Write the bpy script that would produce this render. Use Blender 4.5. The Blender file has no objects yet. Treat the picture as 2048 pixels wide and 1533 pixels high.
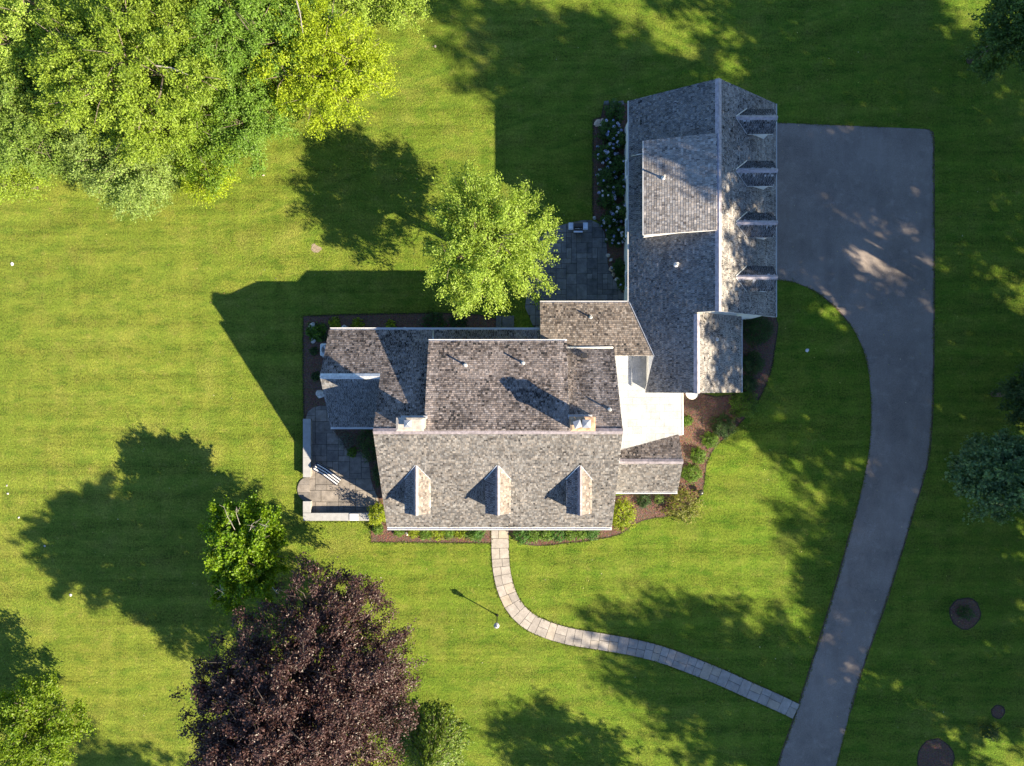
import bpy, bmesh, math, random
import numpy as np
from mathutils import Vector, noise as mnoise

SC = bpy.context.scene
COL = SC.collection
rnd = random.Random(7)
R_ = math.radians

# ------------------------------------------------------------------ camera, sky, sun, exposure
H = 47.6                 # drone height above the lawn (m)
F = 1365.0               # focal length in photo pixels (24 mm equivalent)
CX, CY = 1024.0, 766.5
cam = bpy.data.cameras.new("camera")
cam.sensor_width = 36.0
cam.lens = 24.0
cam.clip_end = 2000.0
cam_o = bpy.data.objects.new("camera", cam)
cam_o.location = (0, 0, H)
COL.objects.link(cam_o)
SC.camera = cam_o

SUN_EL = R_(31.0)
SUN_AZ = R_(119.2)       # clockwise from +Y
sdir = Vector((math.sin(SUN_AZ) * math.cos(SUN_EL), math.cos(SUN_AZ) * math.cos(SUN_EL), math.sin(SUN_EL)))
w = bpy.data.worlds.new("World")
SC.world = w
w.use_nodes = True
wn = w.node_tree
sky = wn.nodes.new("ShaderNodeTexSky")
sky.sky_type = 'NISHITA'
sky.sun_disc = False
sky.sun_elevation = SUN_EL
sky.sun_rotation = SUN_AZ
sky.air_density = 1.0
sky.dust_density = 0.2
sky.ozone_density = 5.0
wn.links.new(sky.outputs[0], wn.nodes["Background"].inputs[0])
wn.nodes["Background"].inputs[1].default_value = 0.070
sl = bpy.data.lights.new("sun", 'SUN')
sl.energy = 5.0
sl.angle = R_(0.53)
sl.color = (1.0, 0.84, 0.60)
so = bpy.data.objects.new("sun", sl)
so.rotation_euler = sdir.to_track_quat('Z', 'Y').to_euler()
so.location = (60, -35, 60)
COL.objects.link(so)
SC.view_settings.view_transform = 'Standard'
SC.view_settings.look = 'None'
SC.view_settings.gamma = 1.0
SC.view_settings.use_curve_mapping = False
SC.view_settings.exposure = 2.05
SC.cycles.max_bounces = 6
SC.cycles.transmission_bounces = 4
SC.cycles.transparent_max_bounces = 4

# ------------------------------------------------------------------ pixel / plane helpers
def P(px, py, z=0.0):
    s = (H - z) / F
    return Vector(((px - CX) * s, (CY - py) * s, z))

def on(px, py, pl):
    a, b, c = pl
    dx, dy = (px - CX) / F, (CY - py) / F
    t = (H - a) / (1 + b * dx + c * dy)
    return Vector((dx * t, dy * t, H - t))

def pz(pl, x, y):
    return pl[0] + pl[1] * x + pl[2] * y

# ------------------------------------------------------------------ object helpers
BASE = {}

def tag(o, label=None, cat=None, group=None, kind=None):
    if label: o["label"] = label
    if cat: o["category"] = cat
    if group: o["group"] = group
    if kind: o["kind"] = kind
    return o

def empty(name, loc, label=None, cat=None, group=None, parent=None):
    o = bpy.data.objects.new(name, None)
    o.empty_display_size = 0.3
    COL.objects.link(o)
    if parent is None:
        o.location = loc
        BASE[o.name] = Vector(loc)
    else:
        o.parent = parent
        BASE[o.name] = BASE[parent.name]
    tag(o, label, cat, group)
    return o

def link(name, me, mat, parent=None, base=None):
    if mat is not None:
        for m in (mat if isinstance(mat, (list, tuple)) else [mat]):
            me.materials.append(m)
    o = bpy.data.objects.new(name, me)
    COL.objects.link(o)
    if parent is not None:
        o.parent = parent
        BASE[o.name] = BASE[parent.name]
    else:
        b = Vector(base) if base is not None else Vector((0, 0, 0))
        o.location = b
        BASE[o.name] = b
    return o

def mk(name, verts, faces, mat, parent=None, base=None, smooth=False, bevel=0.0, cols=None):
    b = BASE[parent.name] if parent is not None else (Vector(base) if base is not None else Vector((0, 0, 0)))
    me = bpy.data.meshes.new(name)
    me.from_pydata([(v[0] - b[0], v[1] - b[1], v[2] - b[2]) for v in verts], [], faces)
    bm = bmesh.new(); bm.from_mesh(me)
    bmesh.ops.recalc_face_normals(bm, faces=bm.faces)
    if bevel > 0:
        bmesh.ops.bevel(bm, geom=bm.edges[:], offset=bevel, segments=1, affect='EDGES', clamp_overlap=True)
    bm.to_mesh(me); bm.free()
    if smooth:
        me.polygons.foreach_set("use_smooth", [True] * len(me.polygons))
    return link(name, me, mat, parent, base)

def npmesh(name, co, quads, mat, parent=None, base=None, cols=None, tris=None, smooth=False):
    b = BASE[parent.name] if parent is not None else (Vector(base) if base is not None else Vector((0, 0, 0)))
    co = np.asarray(co, dtype=np.float32) - np.array([b[0], b[1], b[2]], dtype=np.float32)
    me = bpy.data.meshes.new(name)
    nq = 0 if quads is None else len(quads)
    nt = 0 if tris is None else len(tris)
    me.vertices.add(len(co))
    me.vertices.foreach_set("co", co.ravel())
    idx = np.concatenate([np.asarray(quads, dtype=np.int32).ravel() if nq else np.zeros(0, np.int32),
                          np.asarray(tris, dtype=np.int32).ravel() if nt else np.zeros(0, np.int32)])
    me.loops.add(len(idx))
    me.loops.foreach_set("vertex_index", idx)
    me.polygons.add(nq + nt)
    st = np.concatenate([np.arange(nq, dtype=np.int32) * 4, nq * 4 + np.arange(nt, dtype=np.int32) * 3])
    me.polygons.foreach_set("loop_start", st)
    me.polygons.foreach_set("use_smooth", np.full(nq + nt, bool(smooth)))
    if cols is not None:
        a = me.color_attributes.new("tint", 'FLOAT_COLOR', 'POINT')
        c4 = np.ones((len(co), 4), dtype=np.float32)
        c4[:, :3] = cols
        a.data.foreach_set("color", c4.ravel())
    me.update(calc_edges=True)
    me.validate()
    return link(name, me, mat, parent, base)

class MB:
    """collects solids and links them as one mesh"""
    def __init__(s): s.v, s.f = [], []
    def add(s, v, f):
        n = len(s.v); s.v += [tuple(q) for q in v]; s.f += [[i + n for i in q] for q in f]; return s
    def box(s, c, size, rz=0.0, ax=None):
        hx, hy, hz = size[0] / 2, size[1] / 2, size[2] / 2
        ca, sa = math.cos(rz), math.sin(rz)
        v = []
        for dz in (-hz, hz):
            for dx, dy in ((-hx, -hy), (hx, -hy), (hx, hy), (-hx, hy)):
                v.append((c[0] + dx * ca - dy * sa, c[1] + dx * sa + dy * ca, c[2] + dz))
        return s.add(v, [(0, 3, 2, 1), (4, 5, 6, 7), (0, 1, 5, 4), (1, 2, 6, 5), (2, 3, 7, 6), (3, 0, 4, 7)])
    def prism(s, poly, dvec):
        n = len(poly); d = Vector(dvec)
        v = [Vector(p) for p in poly] + [Vector(p) + d for p in poly]
        f = [list(range(n))[::-1], [i + n for i in range(n)]] + [[i, (i + 1) % n, (i + 1) % n + n, i + n] for i in range(n)]
        return s.add(v, f)
    def tube(s, pts, rad, n=6, cap=True):
        pts = [Vector(p) for p in pts]
        rings = []
        for i, p in enumerate(pts):
            d = (pts[min(i + 1, len(pts) - 1)] - pts[max(i - 1, 0)])
            if d.length < 1e-6: d = Vector((0, 0, 1))
            d.normalize()
            a = d.cross(Vector((0, 0, 1)) if abs(d.z) < .9 else Vector((1, 0, 0))).normalized()
            b = d.cross(a)
            r = rad[i] if isinstance(rad, (list, tuple)) else rad
            rings.append([p + (a * math.cos(t) + b * math.sin(t)) * r for t in [2 * math.pi * k / n for k in range(n)]])
        v = [q for rg in rings for q in rg]
        f = []
        for i in range(len(pts) - 1):
            for k in range(n):
                f.append((i * n + k, i * n + (k + 1) % n, (i + 1) * n + (k + 1) % n, (i + 1) * n + k))
        if cap:
            f.append(list(range(n))[::-1]); f.append([(len(pts) - 1) * n + k for k in range(n)])
        return s.add(v, f)
    def lathe(s, c, prof, n=16):
        """prof: (radius, z) pairs from bottom to top, around a vertical axis at c"""
        v = [(c[0] + r * math.cos(2 * math.pi * k / n), c[1] + r * math.sin(2 * math.pi * k / n), c[2] + z) for r, z in prof for k in range(n)]
        f = []
        for i in range(len(prof) - 1):
            for k in range(n):
                f.append((i * n + k, i * n + (k + 1) % n, (i + 1) * n + (k + 1) % n, (i + 1) * n + k))
        f.append(list(range(n))[::-1]); f.append([(len(prof) - 1) * n + k for k in range(n)])
        return s.add(v, f)
    def build(s, name, mat, parent=None, base=None, smooth=False, bevel=0.0):
        return mk(name, s.v, s.f, mat, parent, base, smooth, bevel)

# ------------------------------------------------------------------ materials
class NT:
    def __init__(s, name, rough=0.8, spec=0.3):
        s.m = bpy.data.materials.new(name); s.m.use_nodes = True
        s.t = s.m.node_tree; s.b = s.t.nodes["Principled BSDF"]
        s.b.inputs["Roughness"].default_value = rough
        s.b.inputs["Specular IOR Level"].default_value = spec
        s.pos = s.t.nodes.new("ShaderNodeNewGeometry").outputs["Position"]
    def n(s, typ, **kw):
        q = s.t.nodes.new(typ)
        for k, v in kw.items(): setattr(q, k, v)
        return q
    def l(s, a, b): s.t.links.new(a, b)
    def mapped(s, scale=(1, 1, 1), rot=(0, 0, 0), loc=(0, 0, 0)):
        q = s.n("ShaderNodeMapping")
        q.inputs["Scale"].default_value = scale; q.inputs["Rotation"].default_value = rot; q.inputs["Location"].default_value = loc
        s.l(s.pos, q.inputs[0]); return q.outputs[0]
    def noise(s, scale, detail=3, rough=.55, vec=None, dist=0.0):
        q = s.n("ShaderNodeTexNoise")
        q.inputs["Scale"].default_value = scale; q.inputs["Detail"].default_value = detail
        q.inputs["Roughness"].default_value = rough; q.inputs["Distortion"].default_value = dist
        s.l(vec if vec is not None else s.pos, q.inputs["Vector"]); return q.outputs["Fac"]
    def ramp(s, fac, stops):
        q = s.n("ShaderNodeValToRGB"); e = q.color_ramp.elements
        while len(e) < len(stops): e.new(0.5)
        for k, (p, c) in enumerate(stops):
            e[k].position = p
            e[k].color = (c, c, c, 1) if isinstance(c, (int, float)) else (*c, 1)
        s.l(fac, q.inputs[0]); return q.outputs[0]
    def mix(s, fac, a, b, typ='MIX'):
        q = s.n("ShaderNodeMix", data_type='RGBA', blend_type=typ)
        for i, v in ((0, fac), (6, a), (7, b)):
            if hasattr(v, "is_linked") or hasattr(v, "links"): s.l(v, q.inputs[i])
            elif i == 0: q.inputs[0].default_value = v
            else: q.inputs[i].default_value = (v, v, v, 1) if isinstance(v, (int, float)) else (*v, 1)
        return q.outputs[2]
    def math(s, op, a, b=0.0):
        q = s.n("ShaderNodeMath", operation=op)
        for i, v in ((0, a), (1, b)):
            if hasattr(v, "links"): s.l(v, q.inputs[i])
            else: q.inputs[i].default_value = v
        return q.outputs[0]
    def attr(s, name):
        q = s.n("ShaderNodeAttribute"); q.attribute_name = name; return q.outputs["Color"]
    def color(s, c):
        if hasattr(c, "links"): s.l(c, s.b.inputs["Base Color"])
        else: s.b.inputs["Base Color"].default_value = (*c, 1)
        return s
    def bump(s, h, dist=.02, strength=1.0):
        q = s.n("ShaderNodeBump"); q.inputs["Distance"].default_value = dist; q.inputs["Strength"].default_value = strength
        s.l(h, q.inputs["Height"]); s.l(q.outputs[0], s.b.inputs["Normal"]); return s

M = {}
def plain(name, c, rough=.7, spec=.3, var=.12, scale=6.0, metal=0.0, bump=0.0):
    t = NT(name, rough, spec)
    n = t.noise(scale, 4)
    lo = tuple(x * (1 - var * 1.5) for x in c); hi = tuple(min(1, x * (1 + var * 1.5)) for x in c)
    t.color(t.ramp(n, [(.25, lo), (.75, hi)]))
    t.b.inputs["Metallic"].default_value = metal
    if bump: t.bump(t.noise(scale * 6, 3), bump)
    M[name] = t.m
    return t.m

plain("white_paint", (.78, .78, .77), .45, .4, .04, 3)
plain("wall_paint", (.70, .70, .68), .6, .3, .05, 2)
plain("gutter_white", (.62, .62, .63), .35, .5, .03, 3)
plain("fascia", (.62, .61, .60), .6, .3, .08, 3)
plain("ridge_metal", (.19, .17, .19), .5, .4, .3, 5, .15)
plain("ridge_metal_skylit", (.27, .25, .285), .5, .4, .25, 5, .1)  # paler copy of ridge_metal; skylight on the shaded garage caps is painted in
plain("flashing", (.45, .46, .48), .4, .5, .2, 6, .5)
plain("pipe_pale", (.62, .62, .60), .5, .4, .1, 8)
plain("black_metal", (.018, .018, .02), .35, .5, .2, 8)
plain("steel", (.55, .57, .60), .28, .5, .08, 5, .8)
plain("glass_dark", (.03, .04, .05), .06, .6, .1, 3)
plain("chimney_stucco", (.30, .275, .25), .85, .2, .25, 5, 0, .01)
plain("chimney_brick", (.36, .25, .17), .85, .2, .35, 4, 0, .01)
plain("flue_metal", (.24, .26, .30), .4, .5, .06, 4, .4)
plain("wood_door", (.14, .09, .05), .6, .3, .2, 6)
plain("navy_cloth", (.012, .018, .04), .85, .2, .15, 20)
plain("chaise_frame", (.05, .045, .045), .6, .3, .2, 8)
plain("bark", (.13, .11, .09), .9, .1, .4, 9, 0, .02)
plain("bark_dark", (.05, .043, .04), .9, .1, .4, 9, 0, .02)
plain("bark_pale", (.26, .24, .22), .85, .2, .3, 9, 0, .01)
plain("boulder", (.38, .37, .36), .9, .15, .35, 7, 0, .02)
plain("boulder_tan", (.42, .34, .27), .9, .15, .3, 7, 0, .02)
plain("soil_lip_shade", (.05, .038, .03), .95, .05, .3, 9)
plain("edge_soil", (.085, .062, .048), .95, .05, .4, 3)
plain("unit_grey", (.42, .46, .50), .5, .4, .08, 6)
plain("sand_joint", (.045, .043, .038), .95, .05, .4, 9)
plain("cap_stone", (.255, .262, .275), .8, .25, .09, 4, 0, .004)
plain("cap_white", (.52, .52, .54), .6, .3, .04, 5)
plain("rubble_stone", (.25, .24, .22), .9, .15, .4, 7, 0, .03)
plain("blossom", (.50, .55, .72), .8, .1, .3, 14)
plain("lamp_glass", (.30, .31, .33), .12, .6, .1, 6)
plain("tan_earth", (.20, .165, .12), .95, .1, .3, 9, 0, .02)

def shingle_mat(name):
    t = NT(name, .88, .15)
    c = t.attr("tint")
    g = t.noise(55, 3, .6)
    t.color(t.mix(.55, c, t.mix(1.0, c, t.ramp(g, [(.25, .55), (.75, 1.5)]), 'MULTIPLY')))
    t.bump(g, .0012)
    M[name] = t.m
shingle_mat("cedar_shingle")

def leaf_mat(name, transl=.45, rough=.5, spec=.35, tr=(1.7, 1.6, .6)):
    t = NT(name, rough, spec)
    c = t.attr("tint")
    t.color(c)
    tb = t.n("ShaderNodeBsdfTranslucent")
    t.l(t.mix(1.0, c, tr, 'MULTIPLY'), tb.inputs[0])
    ms = t.n("ShaderNodeMixShader"); ms.inputs[0].default_value = transl
    t.l(t.b.outputs[0], ms.inputs[1]); t.l(tb.outputs[0], ms.inputs[2])
    t.l(ms.outputs[0], t.t.nodes["Material Output"].inputs[0])
    M[name] = t.m
leaf_mat("leaf_green")
leaf_mat("leaf_purple", .15, .45, .4, (1.6, .7, .7))
leaf_mat("petal", .2, .8, .2, (1, 1, 1))

def lawn_mat():
    t = NT("lawn_grass", .95, .08)
    warp = t.noise(.05, 2)
    big = t.noise(.09, 3, .55)
    mid = t.noise(.55, 4, .6)
    fine = t.noise(7.0, 4, .8)
    blade = t.noise(13, 2, .8, vec=t.mapped(loc=(3, 8, 0)))
    sx = t.n("ShaderNodeSeparateXYZ"); t.l(t.pos, sx.inputs[0])
    # mowing passes, bent by the large noise
    def stripe(axis_out, other, period, bend):
        a = t.math('ADD', axis_out, t.math('MULTIPLY', other, bend))
        a = t.math('ADD', a, t.math('MULTIPLY', warp, 1.6))
        q = t.math('SINE', t.math('MULTIPLY', a, 2 * math.pi / period))
        return q
    # straight passes over most of the lawn, a swinging set along the grove, a faint cross-cut
    nw = t.ramp(t.math('MULTIPLY', t.math('ADD', t.math('ADD', sx.outputs[1], t.math('MULTIPLY', sx.outputs[0], -.25)), t.math('MULTIPLY', warp, 6.0)), .03), [(.36, 0.0), (.60, 1.0)])
    sa = t.math('MULTIPLY', stripe(sx.outputs[1], sx.outputs[0], 2.1, -.02), t.math('SUBTRACT', 1.0, nw))
    sb = t.math('MULTIPLY', stripe(sx.outputs[1], sx.outputs[0], 2.6, -.34), nw)
    st = t.math('MULTIPLY', t.math('ADD', sa, sb), t.ramp(t.noise(.16, 2), [(.38, .05), (.66, 1.0)]))
    st2 = t.math('MULTIPLY', stripe(sx.outputs[0], sx.outputs[1], 1.6, .05), t.ramp(t.noise(.12, 2, vec=t.mapped(loc=(31, 7, 0))), [(.45, 0.0), (.7, .6)]))
    g = t.mix(t.ramp(big, [(.3, 0.0), (.7, 1.0)]), (.060, .108, .009), (.100, .136, .016))
    g = t.mix(t.ramp(mid, [(.42, 0.0), (.72, .85)]), g, (.128, .144, .022))
    g = t.mix(t.ramp(t.noise(1.9, 4, .65, vec=t.mapped(loc=(5, 9, 0))), [(.56, 0.0), (.78, .65)]), g, (.178, .150, .052))
    g = t.mix(t.ramp(t.noise(1.1, 4, .65, vec=t.mapped(loc=(15, 2, 0), scale=(.6, 1.3, 1))), [(.46, 0.0), (.66, .95)]), g, (.040, .088, .007))
    g = t.mix(t.ramp(t.noise(.30, 5, .7, vec=t.mapped(loc=(40, 22, 0))), [(.52, 0.0), (.72, .6)]), g, (.142, .136, .034))
    # paler, yellower tint towards the west, darker green towards the east
    we = t.ramp(t.math('ADD', t.math('MULTIPLY', sx.outputs[0], .014), t.math('ADD', .5, t.math('MULTIPLY', t.math('SUBTRACT', big, .5), .5))), [(.15, 0.0), (.85, 1.0)])
    g = t.mix(t.math('MULTIPLY', t.math('SUBTRACT', 1.0, we), .25), g, (.150, .156, .030))
    g = t.mix(t.math('MULTIPLY', we, .38), g, (.048, .094, .008))
    # narrow wheel tracks left by the mower
    tk = stripe(sx.outputs[1], sx.outputs[0], 2.6, -.34)
    tk = t.math('MULTIPLY', t.ramp(tk, [(.90, 0.0), (.99, 1.0)]), nw)
    tk = t.math('MULTIPLY', tk, t.ramp(t.noise(.25, 2, vec=t.mapped(loc=(9, 1, 0))), [(.45, 0.0), (.6, .5)]))
    g = t.mix(tk, g, (.035, .070, .008))
    v = t.math('ADD', t.math('MULTIPLY', st, .17), t.math('MULTIPLY', st2, .12))
    s1 = t.math('MULTIPLY', t.math('SUBTRACT', t.noise(1.0, 4, .65, vec=t.mapped(scale=(.10, 2.0, 1))), .5), t.math('SUBTRACT', 1.0, nw))
    s2 = t.math('MULTIPLY', t.math('SUBTRACT', t.noise(1.0, 4, .65, vec=t.mapped(scale=(.10, 1.8, 1), rot=(0, 0, -.33))), .5), nw)
    s3 = t.math('MULTIPLY', t.math('SUBTRACT', t.noise(1.0, 3, .6, vec=t.mapped(scale=(1.3, .10, 1), loc=(4, 4, 0))), .5), .45)
    v = t.math('ADD', v, t.math('MULTIPLY', t.math('ADD', t.math('ADD', s1, s2), s3), 1.05))
    cl = t.ramp(t.noise(.9, 3, .75, vec=t.mapped(loc=(50, 3, 0))), [(.58, 0.0), (.66, 1.0)])
    v = t.math('SUBTRACT', v, t.math('MULTIPLY', cl, .16))
    v = t.math('ADD', v, t.math('MULTIPLY', t.math('SUBTRACT', fine, .5), 3.0))
    v = t.math('ADD', v, t.math('MULTIPLY', t.math('SUBTRACT', blade, .5), 1.9))
    v = t.math('MAXIMUM', t.math('ADD', v, 1.14), .22)
    cmb = t.n("ShaderNodeCombineXYZ")
    for i in range(3): t.l(v, cmb.inputs[i])
    t.color(t.mix(1.0, g, cmb.outputs[0], 'MULTIPLY'))
    t.bump(t.math('ADD', fine, blade), .09, .9)
    M["lawn"] = t.m
lawn_mat()

def asphalt_mat():
    t = NT("asphalt", .75, .3)
    big = t.noise(.35, 4, .6)
    fine = t.noise(40, 3, .7)
    g = t.mix(t.ramp(big, [(.3, 0.0), (.7, 1.0)]), (.128, .108, .097), (.198, .168, .151))
    g = t.mix(t.ramp(t.noise(1.3, 4, vec=t.mapped(loc=(3, 1, 0))), [(.55, 0.0), (.72, .5)]), g, (.25, .215, .195))
    g = t.mix(t.ramp(t.noise(.8, 2, vec=t.mapped(loc=(8, 4, 0))), [(.55, 0.0), (.8, .5)]), g, (.105, .090, .082))
    g = t.mix(1.0, g, t.ramp(fine, [(.3, .5), (.7, 1.5)]), 'MULTIPLY')
    # worn paler wheel tracks wander along the drive; patches of finer dust
    g = t.mix(t.ramp(t.noise(.22, 4, .7, vec=t.mapped(loc=(11, 3, 0), scale=(2.2, .5, 1))), [(.48, 0.0), (.68, .45)]), g, (.225, .195, .178))
    vo = t.n("ShaderNodeTexVoronoi", feature='DISTANCE_TO_EDGE'); vo.inputs["Scale"].default_value = .05
    wpn = t.n("ShaderNodeTexNoise"); wpn.inputs["Scale"].default_value = .8; wpn.inputs["Detail"].default_value = 4
    t.l(t.pos, wpn.inputs["Vector"])
    vm = t.n("ShaderNodeVectorMath", operation='ADD'); t.l(t.pos, vm.inputs[0])
    sc_ = t.n("ShaderNodeVectorMath", operation='SCALE'); t.l(wpn.outputs["Color"], sc_.inputs[0]); sc_.inputs["Scale"].default_value = 2.4
    t.l(sc_.outputs[0], vm.inputs[1]); t.l(vm.outputs[0], vo.inputs["Vector"])
    g = t.mix(t.ramp(vo.outputs["Distance"], [(.0, .22), (.0010, 0.0)]), g, (.05, .05, .054))
    t.color(g); t.bump(fine, .008)
    M["asphalt"] = t.m
asphalt_mat()

def mulch_mat():
    t = NT("mulch", .95, .08)
    vo = t.n("ShaderNodeTexVoronoi"); vo.inputs["Scale"].default_value = 14
    t.l(t.mapped(scale=(1, 1.8, 1)), vo.inputs["Vector"])
    n = t.noise(9, 4, .7)
    g = t.mix(t.ramp(n, [(.3, 0.0), (.7, 1.0)]), (.085, .052, .040), (.20, .125, .098))
    g = t.mix(t.ramp(t.noise(.7, 3), [(.4, 0.0), (.7, .5)]), g, (.14, .10, .085))
    g = t.mix(.5, g, t.mix(1.0, g, vo.outputs["Color"], 'MULTIPLY'))
    t.color(g); t.bump(vo.outputs["Distance"], .05)
    M["mulch"] = t.m
mulch_mat()

def stone_mat(name, lo, hi, tan=None, amt=.4):
    t = NT(name, .85, .2)
    oi = t.n("ShaderNodeObjectInfo")
    g = t.mix(oi.outputs["Random"], lo, hi)
    if tan:
        r2 = t.math('FRACT', t.math('MULTIPLY', oi.outputs["Random"], 7.31))
        g = t.mix(t.ramp(r2, [(.80, 0.0), (.90, 1.0)]), g, tan)
    n = t.noise(2.2, 4, .65)
    g = t.mix(1.0, g, t.ramp(n, [(.25, 1 - amt), (.75, 1 + amt)]), 'MULTIPLY')
    f = t.noise(26, 3)
    g = t.mix(1.0, g, t.ramp(f, [(.3, .85), (.7, 1.15)]), 'MULTIPLY')
    t.color(g); t.bump(t.math('ADD', n, f), .008)
    M[name] = t.m
stone_mat("flagstone_pale", (.205, .19, .178), (.275, .255, .238), (.27, .238, .20), .25)
stone_mat("bluestone", (.085, .090, .098), (.15, .155, .165))
stone_mat("terrace_stone", (.115, .108, .105), (.195, .175, .16))
stone_mat("membrane", (.215, .23, .25), (.275, .288, .305), None, .2)

# striped cloth of the chaise (print runs along the length)
def stripes_mat():
    t = NT("striped_cloth", .85, .15)
    tc = t.n("ShaderNodeTexCoord"); sp = t.n("ShaderNodeSeparateXYZ")
    t.l(tc.outputs["Generated"], sp.inputs[0])
    s = t.math('FRACT', t.math('ADD', t.math('MULTIPLY', sp.outputs[1], 3.5), .02))
    t.color(t.mix(t.ramp(s, [(.0, 0.0), (.50, 0.0), (.52, 1.0), (.98, 1.0)]), (.008, .012, .03), (.50, .50, .50)))
    M["striped_cloth"] = t.m
stripes_mat()

# ------------------------------------------------------------------ the setting: lawn, driveway
def sheet(name, pts, z, mat, kind="structure", label=None, parent=None):
    """flat sheet from a plan outline given as photo pixels on that level"""
    v = [P(x, y, z) for x, y in pts]
    o = mk(name, v, [list(range(len(v)))], mat, parent, base=None if parent else (0, 0, 0))
    bm = bmesh.new(); bm.from_mesh(o.data); bmesh.ops.triangulate(bm, faces=bm.faces, ngon_method='EAR_CLIP')
    for f in bm.faces:
        if f.normal.z < 0: f.normal_flip()
    bm.to_mesh(o.data); bm.free()
    if parent is None: tag(o, label, kind=kind)
    return o

def smooth_line(pts, n=6, closed=False):
    """Catmull-Rom through the points"""
    out = []
    m = len(pts)
    rng_ = range(m if closed else m - 1)
    for i in rng_:
        g = lambda k: pts[k % m] if closed else pts[max(0, min(m - 1, k))]
        p0, p1, p2, p3 = g(i - 1), g(i), g(i + 1), g(i + 2)
        for k in range(n):
            t = k / n
            out.append(tuple(.5 * (2 * p1[j] + (p2[j] - p0[j]) * t + (2 * p0[j] - 5 * p1[j] + 4 * p2[j] - p3[j]) * t * t
                                   + (3 * p1[j] - p0[j] - 3 * p2[j] + p3[j]) * t ** 3) for j in range(2)))
    if not closed: out.append(tuple(pts[-1]))
    return out

g_ = 700.0
o = mk("lawn", [(-g_, -g_, 0), (g_, -g_, 0), (g_, g_, 0), (-g_, g_, 0)], [(0, 1, 2, 3)], M["lawn"], base=(0, 0, 0))
tag(o, "mown lawn of yellow-green grass around the house", kind="structure")

drive_right = smooth_line([(1866, 276), (1867, 520), (1866, 700), (1864, 820), (1855, 920), (1830, 1010), (1800, 1112), (1766, 1220), (1720, 1350), (1672, 1533), (1600, 1800), (1520, 2100)], 5)
drive_left = smooth_line([(1552, 560), (1592, 566), (1642, 590), (1690, 635), (1722, 690), (1738, 750), (1742, 830), (1738, 900), (1725, 970), (1700, 1070), (1670, 1180), (1630, 1310), (1592, 1428), (1556, 1533), (1480, 1790), (1390, 2080)], 5)
drive = [(1490, 250), (1552, 246), (1700, 252), (1856, 259), (1864, 265)] + drive_right + drive_left[::-1] + [(1490, 560)]
sheet("driveway_edge", [(x + (3 if x > 1700 else -3), y) for x, y in drive], .006, M["edge_soil"], label="worn soil strip along the driveway edges")
sheet("driveway", drive, .014, M["asphalt"], label="grey asphalt driveway curving up to the garage court")

# ------------------------------------------------------------------ roofs: decks and real shingle courses
def shade(c, k): return (c[0] * k, c[1] * k, c[2] * k)

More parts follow.
